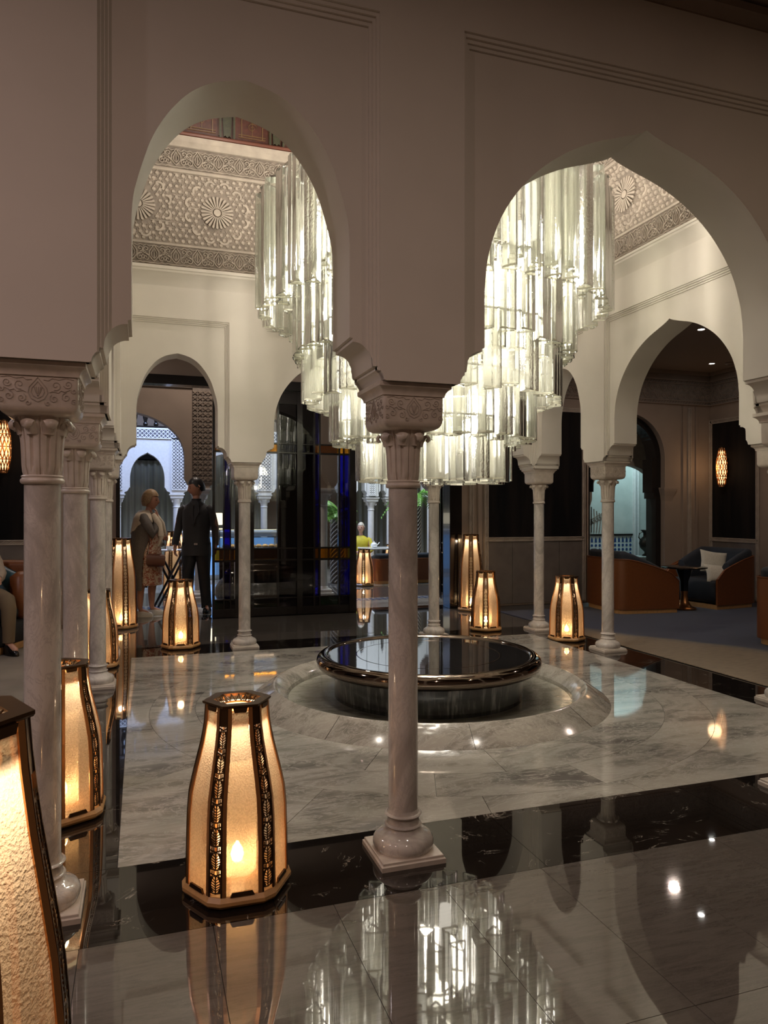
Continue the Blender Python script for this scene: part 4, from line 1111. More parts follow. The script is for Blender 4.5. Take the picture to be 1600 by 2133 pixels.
# ------------------------------------------------------------ furniture
def shell_sofa(x, y, rz, W, D, label, group, back_h=.74, front_h=.50, cushions=True):
    """curved tan leather shell open to +X, dark cushion inside; origin at the centre of its back"""
    t = thing('shell_sofa', label, 'sofa', (x, y, .0125 if y < 7 else 0), rz, group)
    # plan path: front-left arm end, round the back, front-right arm end
    r = .16; P = [(D, -W / 2)]
    P += [(r - r * sin(math.radians(a)), -W / 2 + r - r * cos(math.radians(a))) for a in range(0, 91, 15)]
    P += [(r - r * cos(math.radians(a)), W / 2 - r + r * sin(math.radians(a))) for a in range(0, 91, 15)]
    P += [(D, W / 2)]
    # add points along arms
    Q = []
    for p, q in zip(P, P[1:]):
        L = math.hypot(q[0] - p[0], q[1] - p[1]); n = max(1, int(L / .12))
        Q += [(p[0] + (q[0] - p[0]) * i / n, p[1] + (q[1] - p[1]) * i / n) for i in range(n)]
    Q.append(P[-1])
    def hh(px): 
        k = max(0, min(1, (px - .12) / (D - .12))); h = back_h - (back_h - front_h) * (k ** 1.3)
        return h - (.07 * max(0, (k - .9) / .1) ** 2)
    th = .035; rings = []
    for i, (px, py) in enumerate(Q):
        a = Q[max(i - 1, 0)]; b = Q[min(i + 1, len(Q) - 1)]; tx, ty = b[0] - a[0], b[1] - a[1]; L = math.hypot(tx, ty); nx, ny = -ty / L, tx / L
        h = hh(px); rings.append([(px, py, .06), (px, py, h - .01), (px - nx * .01, py - ny * .01, h), (px - nx * (th - .01), py - ny * (th - .01), h), (px - nx * th, py - ny * th, h - .01), (px - nx * th, py - ny * th, .06)])
    MB().loft(rings).build('leather_shell', 'leather', t, 40)
    mb = MB()
    mb.tube([(px + .003 * 0, py, hh(px) + .003) for px, py in Q], .008, 6); mb.build('piping', 'leather', t, 60)
    MB().loft([[(p[0] * .96 + .02, p[1] * .95, z) for p in Q] for z in (.0, .06)]).build('wooden_plinth', 'oak', t)
    # seat and padded back
    MB().box(.12, D - .02, -W / 2 + .06, W / 2 - .06, .08, .40, .05).build('seat_cushion', 'navy_black', t, 60)
    rings = []
    for i, (px, py) in enumerate(Q):
        if px > D * .80: continue
        a = Q[max(i - 1, 0)]; b = Q[min(i + 1, len(Q) - 1)]; tx, ty = b[0] - a[0], b[1] - a[1]; L = math.hypot(tx, ty); nx, ny = -ty / L, tx / L
        fade = max(0, 1 - px / (D * .9)) ; h = hh(px) + .015 + .095 * min(1, fade * 1.2)
        o = lambda k, z: (px - nx * k, py - ny * k, z)
        rings.append([o(.04, .3), o(.035, h - .05), o(.05, h - .015), o(.09, h), o(.13, h - .015), o(.16, h - .06), o(.18, .3)])
    MB().loft(rings).build('back_cushion', 'navy', t, 60)
    return t
s1 = shell_sofa(6.50, 6.00, -.10, 1.0, .92, 'tan leather shell sofa behind the slender column, its side to the camera', 'leather shell sofas')
s2 = shell_sofa(8.86, 6.05, pi + .12, 1.0, .86, 'tan leather shell armchair in the room corner with two cushions', 'leather shell sofas')
s3 = shell_sofa(6.50, 2.55, 0, 1.55, .95, 'tan leather shell sofa cut by the right edge of the picture', 'leather shell sofas', .70, .5)
s4 = shell_sofa(5.30, 10.60, pi / 2 + .05, 1.36, 1.0, 'tan leather shell sofa seen from behind through the open doorway', 'leather shell sofas', .48, .34)
def pillow(x, y, z, rz, tilt, label, mat, w_=.42, h=.32, lean=0):
    mb = MB(); n = 12; vs = []; rings = []
    for i in range(n + 1):
        row = []
        for j in range(n + 1):
            a, b = -1 + 2 * i / n, -1 + 2 * j / n
            k = (1 - a * a) * (1 - b * b); e_ = 1 - .10 * (1 - abs(a) ** 1.5) * abs(b) ** 3 - .0; f_ = 1 - .10 * (1 - abs(b) ** 1.5) * abs(a) ** 3
            row.append((a * w_ / 2 * f_, k ** .45 * .065, b * h / 2 * e_))
        rings.append(row)
    mb.loft(rings, (0, 0), closed=False)
    mb2 = MB(); mb2.v = [(p[0], -p[1], p[2]) for p in mb.v]; mb2.f = [f[::-1] for f in mb.f]; mb.add(mb2.v, mb2.f)
    o = mb.build('cushion', mat, None, 60, (x, y, z), (tilt, lean, rz)); tag(o, label, 'cushion', 'loose cushions'); return o
pillow(8.36, 5.85, .66, -.35, -.35, 'pale linen cushion leaning at the top of the corner armchair', 'cushion_w', .40, .34, .15)
pillow(8.30, 5.66, .50, -.3, -.6, 'pale cushion lying low behind the table edge', 'cushion_w', .44, .30, .1)
pillow(-.98, 5.58, .64, -.2, -.3, 'teal silk cushion on the black sofa at the left', 'cushion_t', .5, .36, .4)
def low_table(x, y, label):
    t = thing('low_table', label, 'table', (x, y, .0125))
    MB().lathe([(0, .585), (.30, .585), (.312, .592), (.312, .604), (.30, .61), (0, .61)], 48).build('table_top', 'black', t, 30)
    MB().lathe([(.16, .0), (.165, .02), (.10, .045), (.055, .12), (.045, .2), (.05, .26)], 24).build('gilt_foot', 'brass_lt', t, 40)
    MB().lathe([(.05, .26), (.055, .4), (.12, .585)], 24).build('stem', 'black', t, 40)
low_table(7.70, 5.70, 'round black table with a gilt foot between the orange sofa and the armchair')
# black upholstered sofa, left edge
def black_sofa():
    t = thing('corner_sofa', 'black upholstered sofa with honey wood base at the left edge', 'sofa', (-1.27, 5.50, .0125), -.35)
    MB().box(-.85, .45, -.32, .35, .0, .07, .008).build('wooden_base', 'oak', t)
    MB().box(-.87, .47, -.34, .37, .07, .30, .03).build('seat_base', 'navy_black', t, 60)
    MB().box(-.85, .45, -.33, .25, .30, .45, .05).build('seat_cushion', 'navy_black', t, 60)
    MB().box(-.87, .47, .22, .40, .30, .88, .05).build('backrest', 'leather', t, 60)
    MB().box(.36, .50, -.0, .40, .30, .78, .05).build('arm', 'leather', t, 60)
black_sofa()

# folding tray stand with a tray
def tray_stand():
    t = thing('tray_stand', 'black folding tray stand carrying a white cup between the standing people', 'stand', (.74, 8.2, 0), -.30)
    for y in (-.14, .14):
        MB().bar((-.22, y, 0), (.20, y, .82), .03, .02, (0, 1, 0)).build('leg', 'black', t)
        MB().bar((.22, y * .9, 0), (-.20, y * .9, .82), .03, .02, (0, 1, 0)).build('leg', 'black', t)
    for x in (-.20, .20): MB().bar((x, -.16, .82), (x, .16, .82), .025, .02).build('top_bar', 'black', t)
    o = thing('tray', 'round white plate-like tray on the folding stand', 'tray', (.74, 8.2, .835))
    MB().lathe([(0, 0), (.17, 0), (.22, .012), (.222, .018), (.17, .008), (0, .008)], 32).build('tray_dish', 'china', o, 40)
    o = thing('cup', 'small white cup standing on the tray of the folding stand', 'cup', (.72, 8.16, .845))
    MB().lathe([(.0, 0), (.028, 0), (.045, .03), (.05, .06), (.047, .06), (.042, .03), (0, .008)], 20).build('cup_bowl', 'china', o, 50)
    MB().tube([(.045, 0, .05), (.07, 0, .045), (.072, 0, .025), (.045, 0, .018)], .005, 6).build('cup_handle', 'china', o, 60)
tray_stand()

# ------------------------------------------------------------ second courtyard
def far_column(x, y, ztop, label, fancy=True, rs=.075):
    t = thing('courtyard_column', label, 'column', (x, y, 0), 0, 'white columns of the second courtyard')
    h = ztop - .30
    MB().loft([[(-k, -k, z), (k, -k, z), (k, k, z), (-k, k, z)] for k, z in ((.16, 0), (.16, .04), (.13, .05), (.13, .09), (.11, .11))]).build('plinth', 'white_stone', t)
    MB().lathe([(.10, .11), (.095, .13), (rs, .15), (rs, h)], 20, caps=(0, 0)).build('shaft', 'white_stone', t, 40)
    MB().lathe([(rs, h), (rs + .012, h + .01), (rs + .002, h + .025), (rs, h + .04), (rs + .01, h + .10), (rs + .05, h + .17), (rs + .055, h + .19)], 20, caps=(0, 0)).build('capital', 'white_stone', t, 40)
    mb = MB()
    for k in range(4):
        a = pi / 4 + k * pi / 2; R_ = rs + .055
        sp = spiral(0, 0, .035, 1.4, 90, 12)
        mb.tube([((R_ + p) * cos(a), (R_ + p) * sin(a), h + .145 + q) for p, q in sp], .009, 5)
    mb.build('volutes', 'white_stone', t, 60)
    MB().loft([[(-k, -k, z), (k, -k, z), (k, k, z), (-k, k, z)] for k, z in ((.12, h + .19), (.14, h + .21), (.14, h + .25), (.165, h + .275), (.165, h + .30))]).build('abacus', 'white_stone', t)
for x, y, zt, lb in ((1.22, 9.2, 1.78, 'white courtyard column behind the man in black'),
                     (3.25, 9.2, 1.80, 'white column seen through the clear glass pane of the screen'),
                     (1.08, 14.0, 1.80, 'blue-lit white column between the two standing people'),
                     (-.16, 14.0, 1.80, 'blue-lit white column left of the woman'),
                     (3.02, 14.0, 1.80, 'far white column right of the blue-lit counter'),
                     (5.45, 13.5, 1.74, 'left one of the far pair of white columns behind the yellow blouse'),
                     (5.92, 13.5, 1.74, 'right one of the far pair, close beside the tall middle column'),
                     (6.95, 13.5, 1.95, 'far white column half hidden behind the palm leaves')):
    far_column(x, y, zt, lb)
def arch_wall(name, y, th, cols_, ztop, apex, spring, mat, zb=1.80, half=.20):
    """plain wall on columns with pointed arches between them"""
    fr = lambda a, z, d: (a, y + d, z); full = []
    for s0, s1 in zip(cols_, cols_[1:]):
        c = (s0 + s1) / 2; w_ = (s1 - s0) / 2 - half
        cor = [(0, zb), (.14, zb), (.15, zb + .03), (half - .05, zb + .06), (half - .02, zb + .12), (half, zb + .14)]
        tb = [(t_, spring + (z - 2.30) / .785 * (apex - spring)) for t_, z in WIDE]
        seg = [(s0 + d, z) for d, z in cor] + [(c - w_ * t_, z) for t_, z in tb] + [(c + w_ * t_, z) for t_, z in reversed(tb[:-1])] + [(s1 - d, z) for d, z in reversed(cor)]
        full += [p for p in seg if not full or p != full[-1]]
    mb = MB(); wall_piece(mb, full, ztop, fr, 0, th); return struct(mb.build(name, mat, None, 30))
aw = arch_wall('wall_courtyard_near', 9.07, .26, (-.9, 1.22, 3.25, 5.3), 4.2, 2.98, 2.28, 'brownwall', 1.78, .24)
for s_ in (-1,):   # carved frame on its near face
    for x0, x1, z0, z1 in ((1.10, 1.42, 1.86, 3.38), (-.9, 1.10, 3.36, 3.50)):
        MB().box(x0, x1, 9.055, 9.072, z0, z1).build('carved_frame', 'carve_lo', aw)
    mb = MB(); k = 0
    z = 1.90
    while z < 3.34:
        for i in range(4):
            x = 1.14 + i * .08
            mb.strip([(x - .03, z), (x, z + .035), (x + .03, z)], .014, lambda a, b, d: (a, 9.055 - d, b), .01)
            mb.strip([(x - .03, z + .05), (x, z + .015), (x + .03, z + .05)], .014, lambda a, b, d: (a, 9.055 - d, b), .01)
        z += .085
    o = mb.build('carved_relief', 'brownwall', aw); o['kind'] = 'stuff'
def lattice(x0, x1, z0, z1, y, parent, sp=.075):
    MB().box(x0, x1, y - .004, y + .02, z0, z1).build('lattice_ground', 'lattice_bg', parent)
    mb = MB(); f = lambda a, b, d: (a, y - .004 - d, b)
    nx = max(1, round((x1 - x0) / sp)); nz = max(1, round((z1 - z0) / sp)); w_ = (x1 - x0) / nx; h = (z1 - z0) / nz
    for i in range(nx):
        for j in range(nz):
            x = x0 + w_ * i; z = z0 + h * j
            mb.bar((x, y - .01, z), (x + w_, y - .01, z + h), .014, .012, (0, 1, 0)); mb.bar((x + w_, y - .01, z), (x, y - .01, z + h), .014, .012, (0, 1, 0))
            mb.prism([(x + w_ / 2 + .018 * cos(k * pi / 3), z + h / 2 + .018 * sin(k * pi / 3)) for k in range(6)], f, 0, .014)
    mb.box(x0 - .012, x1 + .012, y - .02, y, z0 - .02, z0); mb.box(x0 - .012, x1 + .012, y - .02, y, z1, z1 + .02)
    mb.box(x0 - .015, x0, y - .02, y, z0, z1); mb.box(x1, x1 + .015, y - .02, y, z0, z1)
    o = mb.build('lattice_screen', 'lattice', parent); o['kind'] = 'stuff'
bw = arch_wall('wall_courtyard_far', 13.85, .3, (-.16, 1.08, 3.02, 5.0), 3.24, 2.70, 2.12, 'white_stone', 1.80, .26)
lattice(.98, 1.28, 1.90, 3.0, 13.84, bw); lattice(-.34, -.06, 1.90, 3.0, 13.84, bw); lattice(-.4, 1.28, 3.02, 3.20, 13.84, bw, .09); lattice(2.86, 3.16, 1.90, 3.0, 13.84, bw)
lattice(1.30, 4.8, 3.02, 3.20, 13.84, bw, .09)
b2 = arch_wall('wall_courtyard_right', 13.35, .3, (4.9, 5.45, 5.92, 6.95, 8.2), 3.4, 2.5, 2.1, 'white_stone', 1.76, .19)
lattice(5.36, 5.50, 1.80, 2.3, 13.33, b2, .05); lattice(5.84, 5.98, 1.80, 2.3, 13.33, b2, .05)
# balustrade over the far wall
bt = thing('balustrade', 'dark turned wooden balustrade above the blue-lit arch wall', 'balustrade', (0, 13.9, 3.24))
MB().box(-1, 2.6, -.05, .05, 0, .04).build('bottom_rail', 'black', bt); MB().box(-1, 2.6, -.05, .05, .62, .68).build('top_rail', 'black', bt)
bm_ = MB().lathe([(.028, .04), (.05, .06), (.05, .10), (.03, .12), (.055, .22), (.06, .3), (.035, .38), (.035, .42), (.055, .44), (.03, .48), (.04, .62)], 12).mesh('baluster', 'black', 50)
for k in range(16): put('baluster', bm_, bt, (-.9 + .22 * k, 0, 0))
struct(MB().box(-1.6, 9, 15.6, 15.8, 0, 6).build('wall_courtyard_end', 'brownwall'))
struct(MB().box(-1.6, 9, 7.3, 17, 5.4, 5.5).build('ceiling_courtyard', 'ceiling'))
struct(MB().box(-1.5, -1.3, 7.3, 16, 0, 5.4).build('wall_courtyard_left', 'brownwall'))
struct(MB().box(8.0, 8.2, 10.6, 16, 0, 5.4).build('wall_courtyard_side', 'brownwall'))
# curtains behind the arches
def curtain(x0, x1, y, z0, z1, label):
    n = int((x1 - x0) / .02); mb = MB()
    mb.loft([[(x0 + (x1 - x0) * i / n, y + .03 * sin(i * .9) + .012 * sin(i * .37), z) for i in range(n + 1)] for z in (z0, z1)], (0, 0), closed=False)
    o = mb.build('curtain', 'curtain', None, 180); tag(o, label, 'curtain'); return o
curtain(-.3, 1.5, 15.26, .02, 2.62, 'pleated grey curtain behind the blue-lit arch on the left')
curtain(1.7, 3.3, 15.2, .02, 2.75, 'pleated cream curtain behind the glass screen and display counter')
curtain(5.0, 7.6, 15.0, .02, 2.4, 'pleated green-grey curtain behind the far pair of columns')
struct(MB().box(-1.3, 1.6, 15.1, 15.6, 2.64, 2.78).build('trim_curtain_pelmet', 'black'))
# blue-lit service counter, its front's light put in as emission, and display case
t = thing('service_counter', 'long counter with a glowing blue front behind the glass display case', 'counter', (2.1, 12.9, 0))
MB().box(-1.1, .95, -.3, .3, .0, .95, .01).build('counter_body', 'white_stone', t); MB().box(-1.05, .9, -.33, -.31, .10, .88).build('glowing_front', 'blue_light', t)
MB().box(-1.15, 1.0, -.38, .36, .95, 1.0, .01).build('counter_top', 'white_stone', t)
o = thing('lit_shade', 'wide cream lit shade standing behind the blue counter', 'lamp', (1.75, 13.3, 1.0)); MB().box(-.25, .25, -.08, .08, .12, .38, .01).build('shade', 'cream_light', o); MB().box(-.02, .02, -.02, .02, 0, .12).build('stem', 'black', o)
t = thing('display_case', 'glass pastry display case on a polished dark cabinet', 'cabinet', (1.98, 8.75, 0))
MB().box(-.52, .46, -.25, .25, 0, .84, .02).build('dark_cabinet', 'gunmetal', t, 30)
for k in range(12): MB().box(-.50 + .08 * k, -.47 + .08 * k, -.262, -.25, .1, .82).build('flute', 'black', t)
for x in (-.52, .45): 
    for y in (-.25, .24): MB().box(x, x + .012, y, y + .012, .84, 1.13).build('case_post', 'chrome', t)
MB().box(-.53, .475, -.26, .26, 1.13, 1.142).build('case_top', 'case_glass', t); MB().box(-.52, .46, -.252, -.248, .84, 1.13).build('case_front', 'case_glass', t)
MB().box(-.50, .44, -.2, .2, 1.0, 1.006).build('glass_shelf', 'case_glass', t)
l = bpy.data.lights.new('lamp_light', 'AREA'); l.energy = 5; l.color = (1, .9, .75); l.shape = 'RECTANGLE'; l.size = .8; l.size_y = .03
o = bpy.data.objects.new('lamp_light', l); COL.objects.link(o); o.parent = t; o.location = (-.03, -.2, 1.12)
MB().box(-.45, .39, -.22, -.18, 1.122, 1.13).build('light_strip', 'cream_light', t)
pm = MB().lathe([(.0, .0), (.04, .0), (.05, .02), (.045, .04), (.02, .055), (0, .058)], 12).mesh('pastry_body', 'pastry', 60)
pts_ = [(-.40 + .10 * (k % 9), -.12 + .12 * (k // 9)) for k in range(14)]
for k, (px, py) in enumerate(pts_):
    o = put('pastry', pm, None, (1.98 + px, 8.75 + py, .842)); tag(o, 'small golden pastry inside the lit display case', 'pastry', 'pastries in the display case')
t = thing('round_pot', 'big round polished black pot in front of the display case', 'pot', (1.62, 8.20, 0))
MB().lathe([(.10, 0), (.20, .06), (.255, .17), (.25, .28), (.19, .38), (.12, .44), (.11, .48), (.125, .50)], 32, caps=(1, 0)).build('pot_body', 'black', t, 60)
MB().lathe([(.118, .495), (.128, .50), (.118, .51)], 32, caps=(0, 0)).build('rim', 'chrome', t, 60)
o = thing('dining_table', 'small white-topped table set in front of the woman in yellow', 'table', (5.30, 12.1, 0))
MB().box(-.5, .5, -.3, .3, .60, .64, .01).build('table_top', 'china', o); MB().lathe([(.2, 0), (.2, .02), (.04, .05), (.04, .60)], 16).build('pedestal', 'black', o, 40)
o = thing('teapot', 'small white teapot on the table beside the yellow blouse', 'teapot', (5.05, 12.0, .64))
MB().lathe([(.04, 0), (.07, .03), (.075, .06), (.05, .10), (.015, .115), (.018, .13), (0, .14)], 20).build('pot', 'china', o, 60); MB().tube([(.06, 0, .05), (.10, 0, .08), (.12, 0, .11)], .01, 6).build('spout', 'china', o, 60)
def palm(x, y, h, label, n=16, spread=.75, pot=True, trunk_r=.09):
    t = thing('palm', label, 'plant', (x, y, 0)); rr = random.Random(int(x * 10))
    mb = MB(); mb.lathe([(trunk_r, 0), (trunk_r * 1.1, .3), (trunk_r, h * .8), (trunk_r * .7, h)], 16)
    mb.build('trunk', 'bark_d', t, 60)
    mb = MB(); i = 0; z = .05
    while z < h * .97:
        for k in range(9):
            a = 2 * pi * (k + (i % 2) * .5) / 9; r = trunk_r * 1.06
            c_, s_ = cos(a), sin(a)
            mb.bar((r * c_ - s_ * .025, r * s_ + c_ * .025, z + .03), (r * c_ + s_ * .02, r * s_ - c_ * .02, z - .015), .016, .02, (c_, s_, .4))
        z += .045; i += 1
    o = mb.build('bark_scales', 'bark_l', t); o['kind'] = 'stuff'
    for k in range(n):
        a = 2 * pi * k / n + rr.uniform(-.2, .2); L = spread * rr.uniform(.75, 1.1); up = rr.uniform(.2, .75)
        mb = MB(); pts = []
        for i in range(11):
            q = i / 10; pts.append(Vector((L * q * cos(a) * .9, L * q * sin(a) * .9, h + up * q - 1.0 * q * q * L * .9)))
        mb.tube(pts, [.009 * (1 - .8 * i / 10) for i in range(11)], 4)
        for i in range(2, 11):
            for s_ in (1, -1):
                p = pts[i]; d = (pts[i] - pts[i - 1]).normalized(); side = d.cross(Vector((0, 0, 1))).normalized() * s_
                ll = .24 * (1.15 - i / 12)
                for off in (0, .5):
                    b_ = pts[i - 1].lerp(p, .5 + off); e_ = b_ + side * ll * .8 + d * ll * .5 - Vector((0, 0, ll * .35)); w_ = d * .013
                    m_ = b_.lerp(e_, .5) + Vector((0, 0, .02))
                    mb.add([b_ - w_ * .4, b_ + w_ * .4, m_ + w_, m_ - w_, e_], [(0, 1, 2, 3), (3, 2, 4)])
        mb.build('frond', 'leaf', t)
    return t
palm(3.98, 11.0, 1.28, 'palm with a black and white scaly trunk behind the glass screen', 10, .45, trunk_r=.13)
palm(6.22, 12.5, 1.75, 'green palm with arching fronds right of the middle column', 18, .85)
palm(4.55, 14.6, 1.3, 'dark palm far behind the woman in yellow', 10, .6)

# ------------------------------------------------------------ room beyond the arched opening on the right
def side_room():
    w_ = struct(MB().box(7.2, 12.5, 9.5, 9.6, 0, 3.6).build('wall_side_room', 'room_pale'))
    struct(MB().box(12.4, 12.5, 7.3, 9.6, 0, 3.6).build('wall_side_room_end', 'room_pale')); struct(MB().box(8.2, 8.35, 7.3, 8.6, 0, 3.4).build('wall_side_room_near', 'room_pale')) if False else None
    struct(MB().box(6.9, 12.5, 7.3, 9.6, 3.6, 3.7).build('ceiling_side_room', 'ceiling'))
    struct(MB().box(8.1, 12.5, 7.3, 9.6, -.05, -.001).build('floor_side_room', 'grey_floor'))
    fr = lambda a, z, d: (a, 9.5 - d, z)
    # carved arch screen with brown stucco spandrels at y=8.0
    cols_ = (7.55, 9.30); full = [(7.2, 0), (7.70, 0), (7.70, 1.5), (7.74, 1.62)]
    c, hw = 8.42, .68
    full += [(c + hw * cos(math.radians(a)), 1.75 + .48 * sin(math.radians(a))) for a in range(180, -1, -9)]
    full += [(9.10, 1.62), (9.14, 1.5), (9.14, 0), (9.7, 0)]
    mb = MB(); wall_piece(mb, full, 3.5, lambda a, z, d: (a, 8.0 + d, z), 0, .15); struct(mb.build('wall_carved_screen', 'carve', None, 30))
    # zellige dado
    o = MB().box(7.3, 9.70, 9.48, 9.5, 0, .93).build('tile_dado', 'mosaic_w', w_)
    mb = MB(); n = 0
    for i in range(26):
        for j in range(9):
            x = 7.4 + .09 * i; z = .06 + .085 * j
            mb.prism([(x + .028 * cos(pi / 8 + k * pi / 4), z + .028 * sin(pi / 8 + k * pi / 4)) for k in range(8)], fr, .02, .024)
        mb.prism([(7.4 + .09 * i - .025, .80), (7.4 + .09 * i + .025, .80), (7.4 + .09 * i + .02, .86), (7.4 + .09 * i, .91), (7.4 + .09 * i - .02, .86)], fr, .02, .024)
    o2 = mb.build('zellige_pattern', 'mosaic_b', o); o2['kind'] = 'stuff'
    MB().box(7.3, 9.7, 9.46, 9.5, .93, .965).build('dado_cap', 'black', w_)
    mb = MB()
    for k in range(7):
        for s_ in (1, -1):
            mb.strip([(8.75 + .1 * s_ * k * .6, 1.0), (8.75 + .12 * s_ * k * .6, 1.25), (8.75 + .06 * s_ * k, 1.5 - .04 * k)], .02, fr, .012)
            mb.strip(spiral(8.75 + .09 * s_ * k * .7, 1.2 + .03 * k, .06, 1.3, 90), .012, fr, .012)
    mb.build('carved_tree_relief', 'carve_lo', w_)
    for x in (9.72, 9.80): MB().box(x, x + .03, 9.44, 9.5, 0, 2.6).build('door_strip', 'white_stone', w_)
    t = thing('inlaid_chest', 'pale inlaid chest in the teal-lit room on the right', 'chest', (9.72, 8.95, 0), -.1)
    MB().box(-.35, .45, -.2, .2, .12, .52, .01).build('chest_body', 'pearl', t); MB().box(-.37, .47, -.22, .22, .52, .55, .005).build('chest_lid', 'pearl', t)
    for x in (-.25, .05, .3): MB().box(x - .08, x + .08, -.212, -.2, .2, .45, .004).build('inlaid_panel', 'mosaic_b', t)
    for x in (-.3, .4):
        for y in (-.16, .16): MB().box(x - .02, x + .02, y - .02, y + .02, 0, .12).build('foot', 'pearl', t)
    t = thing('urn', 'dark bronze urn standing on the inlaid chest', 'vase', (9.62, 8.95, .55))
    MB().lathe([(.08, 0), (.085, .02), (.04, .05), (.04, .08), (.12, .16), (.14, .24), (.12, .32), (.06, .38), (.06, .44), (.11, .50), (.105, .505), (.05, .46), (0, .44)], 24).build('urn_body', 'bronze', t, 50)
    for s_ in (1, -1): MB().tube([(s_ * .12, 0, .30), (s_ * .18, 0, .36), (s_ * .16, 0, .44), (s_ * .10, 0, .47)], .012, 6).build('handle', 'bronze', t, 60)
side_room()

# ------------------------------------------------------------ people
def skin_mesh(nodes, edges, root, sub=1):
    """one continuous limb surface grown from a skeleton; nodes: name -> (x, y, z, rx, ry)"""
    names = list(nodes); me = bpy.data.meshes.new('skeleton')
    me.from_pydata([nodes[k][:3] for k in names], [(names.index(a), names.index(b)) for a, b in edges], [])
    o = bpy.data.objects.new('skeleton', me); COL.objects.link(o)
    md = o.modifiers.new('skin', 'SKIN'); md.use_smooth_shade = True; md.branch_smoothing = .6
    sv = me.skin_vertices[0].data
    for i, k in enumerate(names):
        sv[i].radius = (nodes[k][3], nodes[k][4] if len(nodes[k]) > 4 else nodes[k][3]); sv[i].use_root = (k == root)
    if sub:
        m2 = o.modifiers.new('sub', 'SUBSURF'); m2.levels = sub; m2.render_levels = sub
    dg = bpy.context.evaluated_depsgraph_get(); dg.update()
    res = bpy.data.meshes.new_from_object(o.evaluated_get(dg))
    vs = [tuple(v.co) for v in res.vertices]; fs = [tuple(p.vertices) for p in res.polygons]
    bpy.data.objects.remove(o); bpy.data.meshes.remove(me); bpy.data.meshes.remove(res)
    return vs, fs
def head_geo(mb, c, yaw=0, pitch=0, s=1.0):
    """head with brow, eye hollows, nose, lips and chin, facing +X before the turn"""
    n, m = 28, 22; vs = []; fs = []
    st = len(mb.v)
    rings = []
    for i in range(1, m):
        t = pi * i / m; z = cos(t); row = []
        for j in range(n):
            a = 2 * pi * j / n; x = sin(t) * cos(a); y = sin(t) * sin(a)
            px, py, pz = .096 * x, .074 * y, .118 * z
            if z < 0:                                          # jaw narrows and the skull base recedes
                k = -z; py *= 1 - .30 * k; 
                if x < 0: px *= 1 - .45 * k
                else: px *= 1 - .10 * k
            f = max(0, x)
            px -= .010 * max(0, f - .55)                        # flatter face
            fr_ = abs(y) / max(.15, 1)
            if f > .5:
                px += .022 * math.exp(-((py / .011) ** 2)) * math.exp(-(((pz + .018) / .020) ** 2))    # nose
                px += .008 * math.exp(-((py / .012) ** 2)) * math.exp(-(((pz - .008) / .022) ** 2))
                for sg in (1, -1): px -= .009 * math.exp(-(((py - sg * .030) / .015) ** 2)) * math.exp(-(((pz - .008) / .011) ** 2))
                px += .004 * math.exp(-(((pz - .030) / .010) ** 2))
                px += .006 * math.exp(-((py / .022) ** 2)) * math.exp(-(((pz + .052) / .010) ** 2))
                px += .008 * math.exp(-((py / .020) ** 2)) * math.exp(-(((pz + .095) / .014) ** 2))
            row.append((px, py, pz))
        rings.append(row)
    mb.loft(rings)
    R = Matrix.Translation(Vector(c)) @ Matrix.Rotation(yaw, 4, 'Z') @ Matrix.Rotation(pitch, 4, 'Y') @ Matrix.Scale(s, 4)
    mb.xf(R, st); return R
def face_parts(t, R, hair, style, skin):
    for sg in (1, -1):
        MB().lathe([(0, -.006), (.008, -.004), (.010, 0), (.008, .004), (0, .006)], 10).xf(R @ Matrix.Translation((.083, sg * .030, .008)) @ Matrix.Diagonal((.45, 1.2, .8, 1))).build('eye', 'eye', t, 60)
        MB().tube([tuple(R @ Vector(p)) for p in ((.086, sg * .014, .026), (.087, sg * .030, .030), (.078, sg * .046, .026))], .0035, 5).build('eyebrow', hair, t, 60)
        MB().tube([tuple(R @ Vector(p)) for p in ((-.004, sg * .070, .020), (-.014, sg * .080, .028), (-.022, sg * .082, .008), (-.016, sg * .078, -.014), (-.004, sg * .070, -.022))], [.006, .009, .010, .008, .005], 6).build('ear', skin, t, 60)
    MB().tube([tuple(R @ Vector(p)) for p in ((.083, -.022, -.052), (.093, 0, -.050), (.083, .022, -.052))], [.003, .0055, .003], 6).build('lips', 'lip', t, 60)
    mb = MB(); rings = []
    for i in range(0, 15):
        tt = .02 + (pi * (.70 if style == 'bob' else .64)) * i / 14; row = []
        for j in range(24):
            a = 2 * pi * j / 24; fx = cos(a)
            lim = (.60 if style == 'bob' else .47) * pi if fx > -.25 else pi * (.70 if style == 'bob' else .64)
            t2 = min(tt, lim)
            k = 1.10 + (.10 if style == 'bob' else .0) + .02 * sin(7 * a + 3 * tt) + (.03 if style == 'top' and tt < 1 else 0)
            if fx > .30: t2 = min(tt, pi * (.34 + .10 * max(0, .55 - fx)))
            row.append((.096 * k * sin(t2) * fx - .006, .076 * k * sin(t2) * sin(a), .118 * (k if tt < 1 else 1.04) * cos(t2)))
        rings.append(row)
    mb.loft(rings, (1, 0)).xf(R).build('hair', hair, t, 60)
    if style == 'bun':
        MB().lathe([(0, -.035), (.03, -.02), (.036, 0), (.03, .02), (0, .035)], 12).xf(R @ Matrix.Translation((-.085, 0, .07))).build('hair_bun', hair, t, 60)
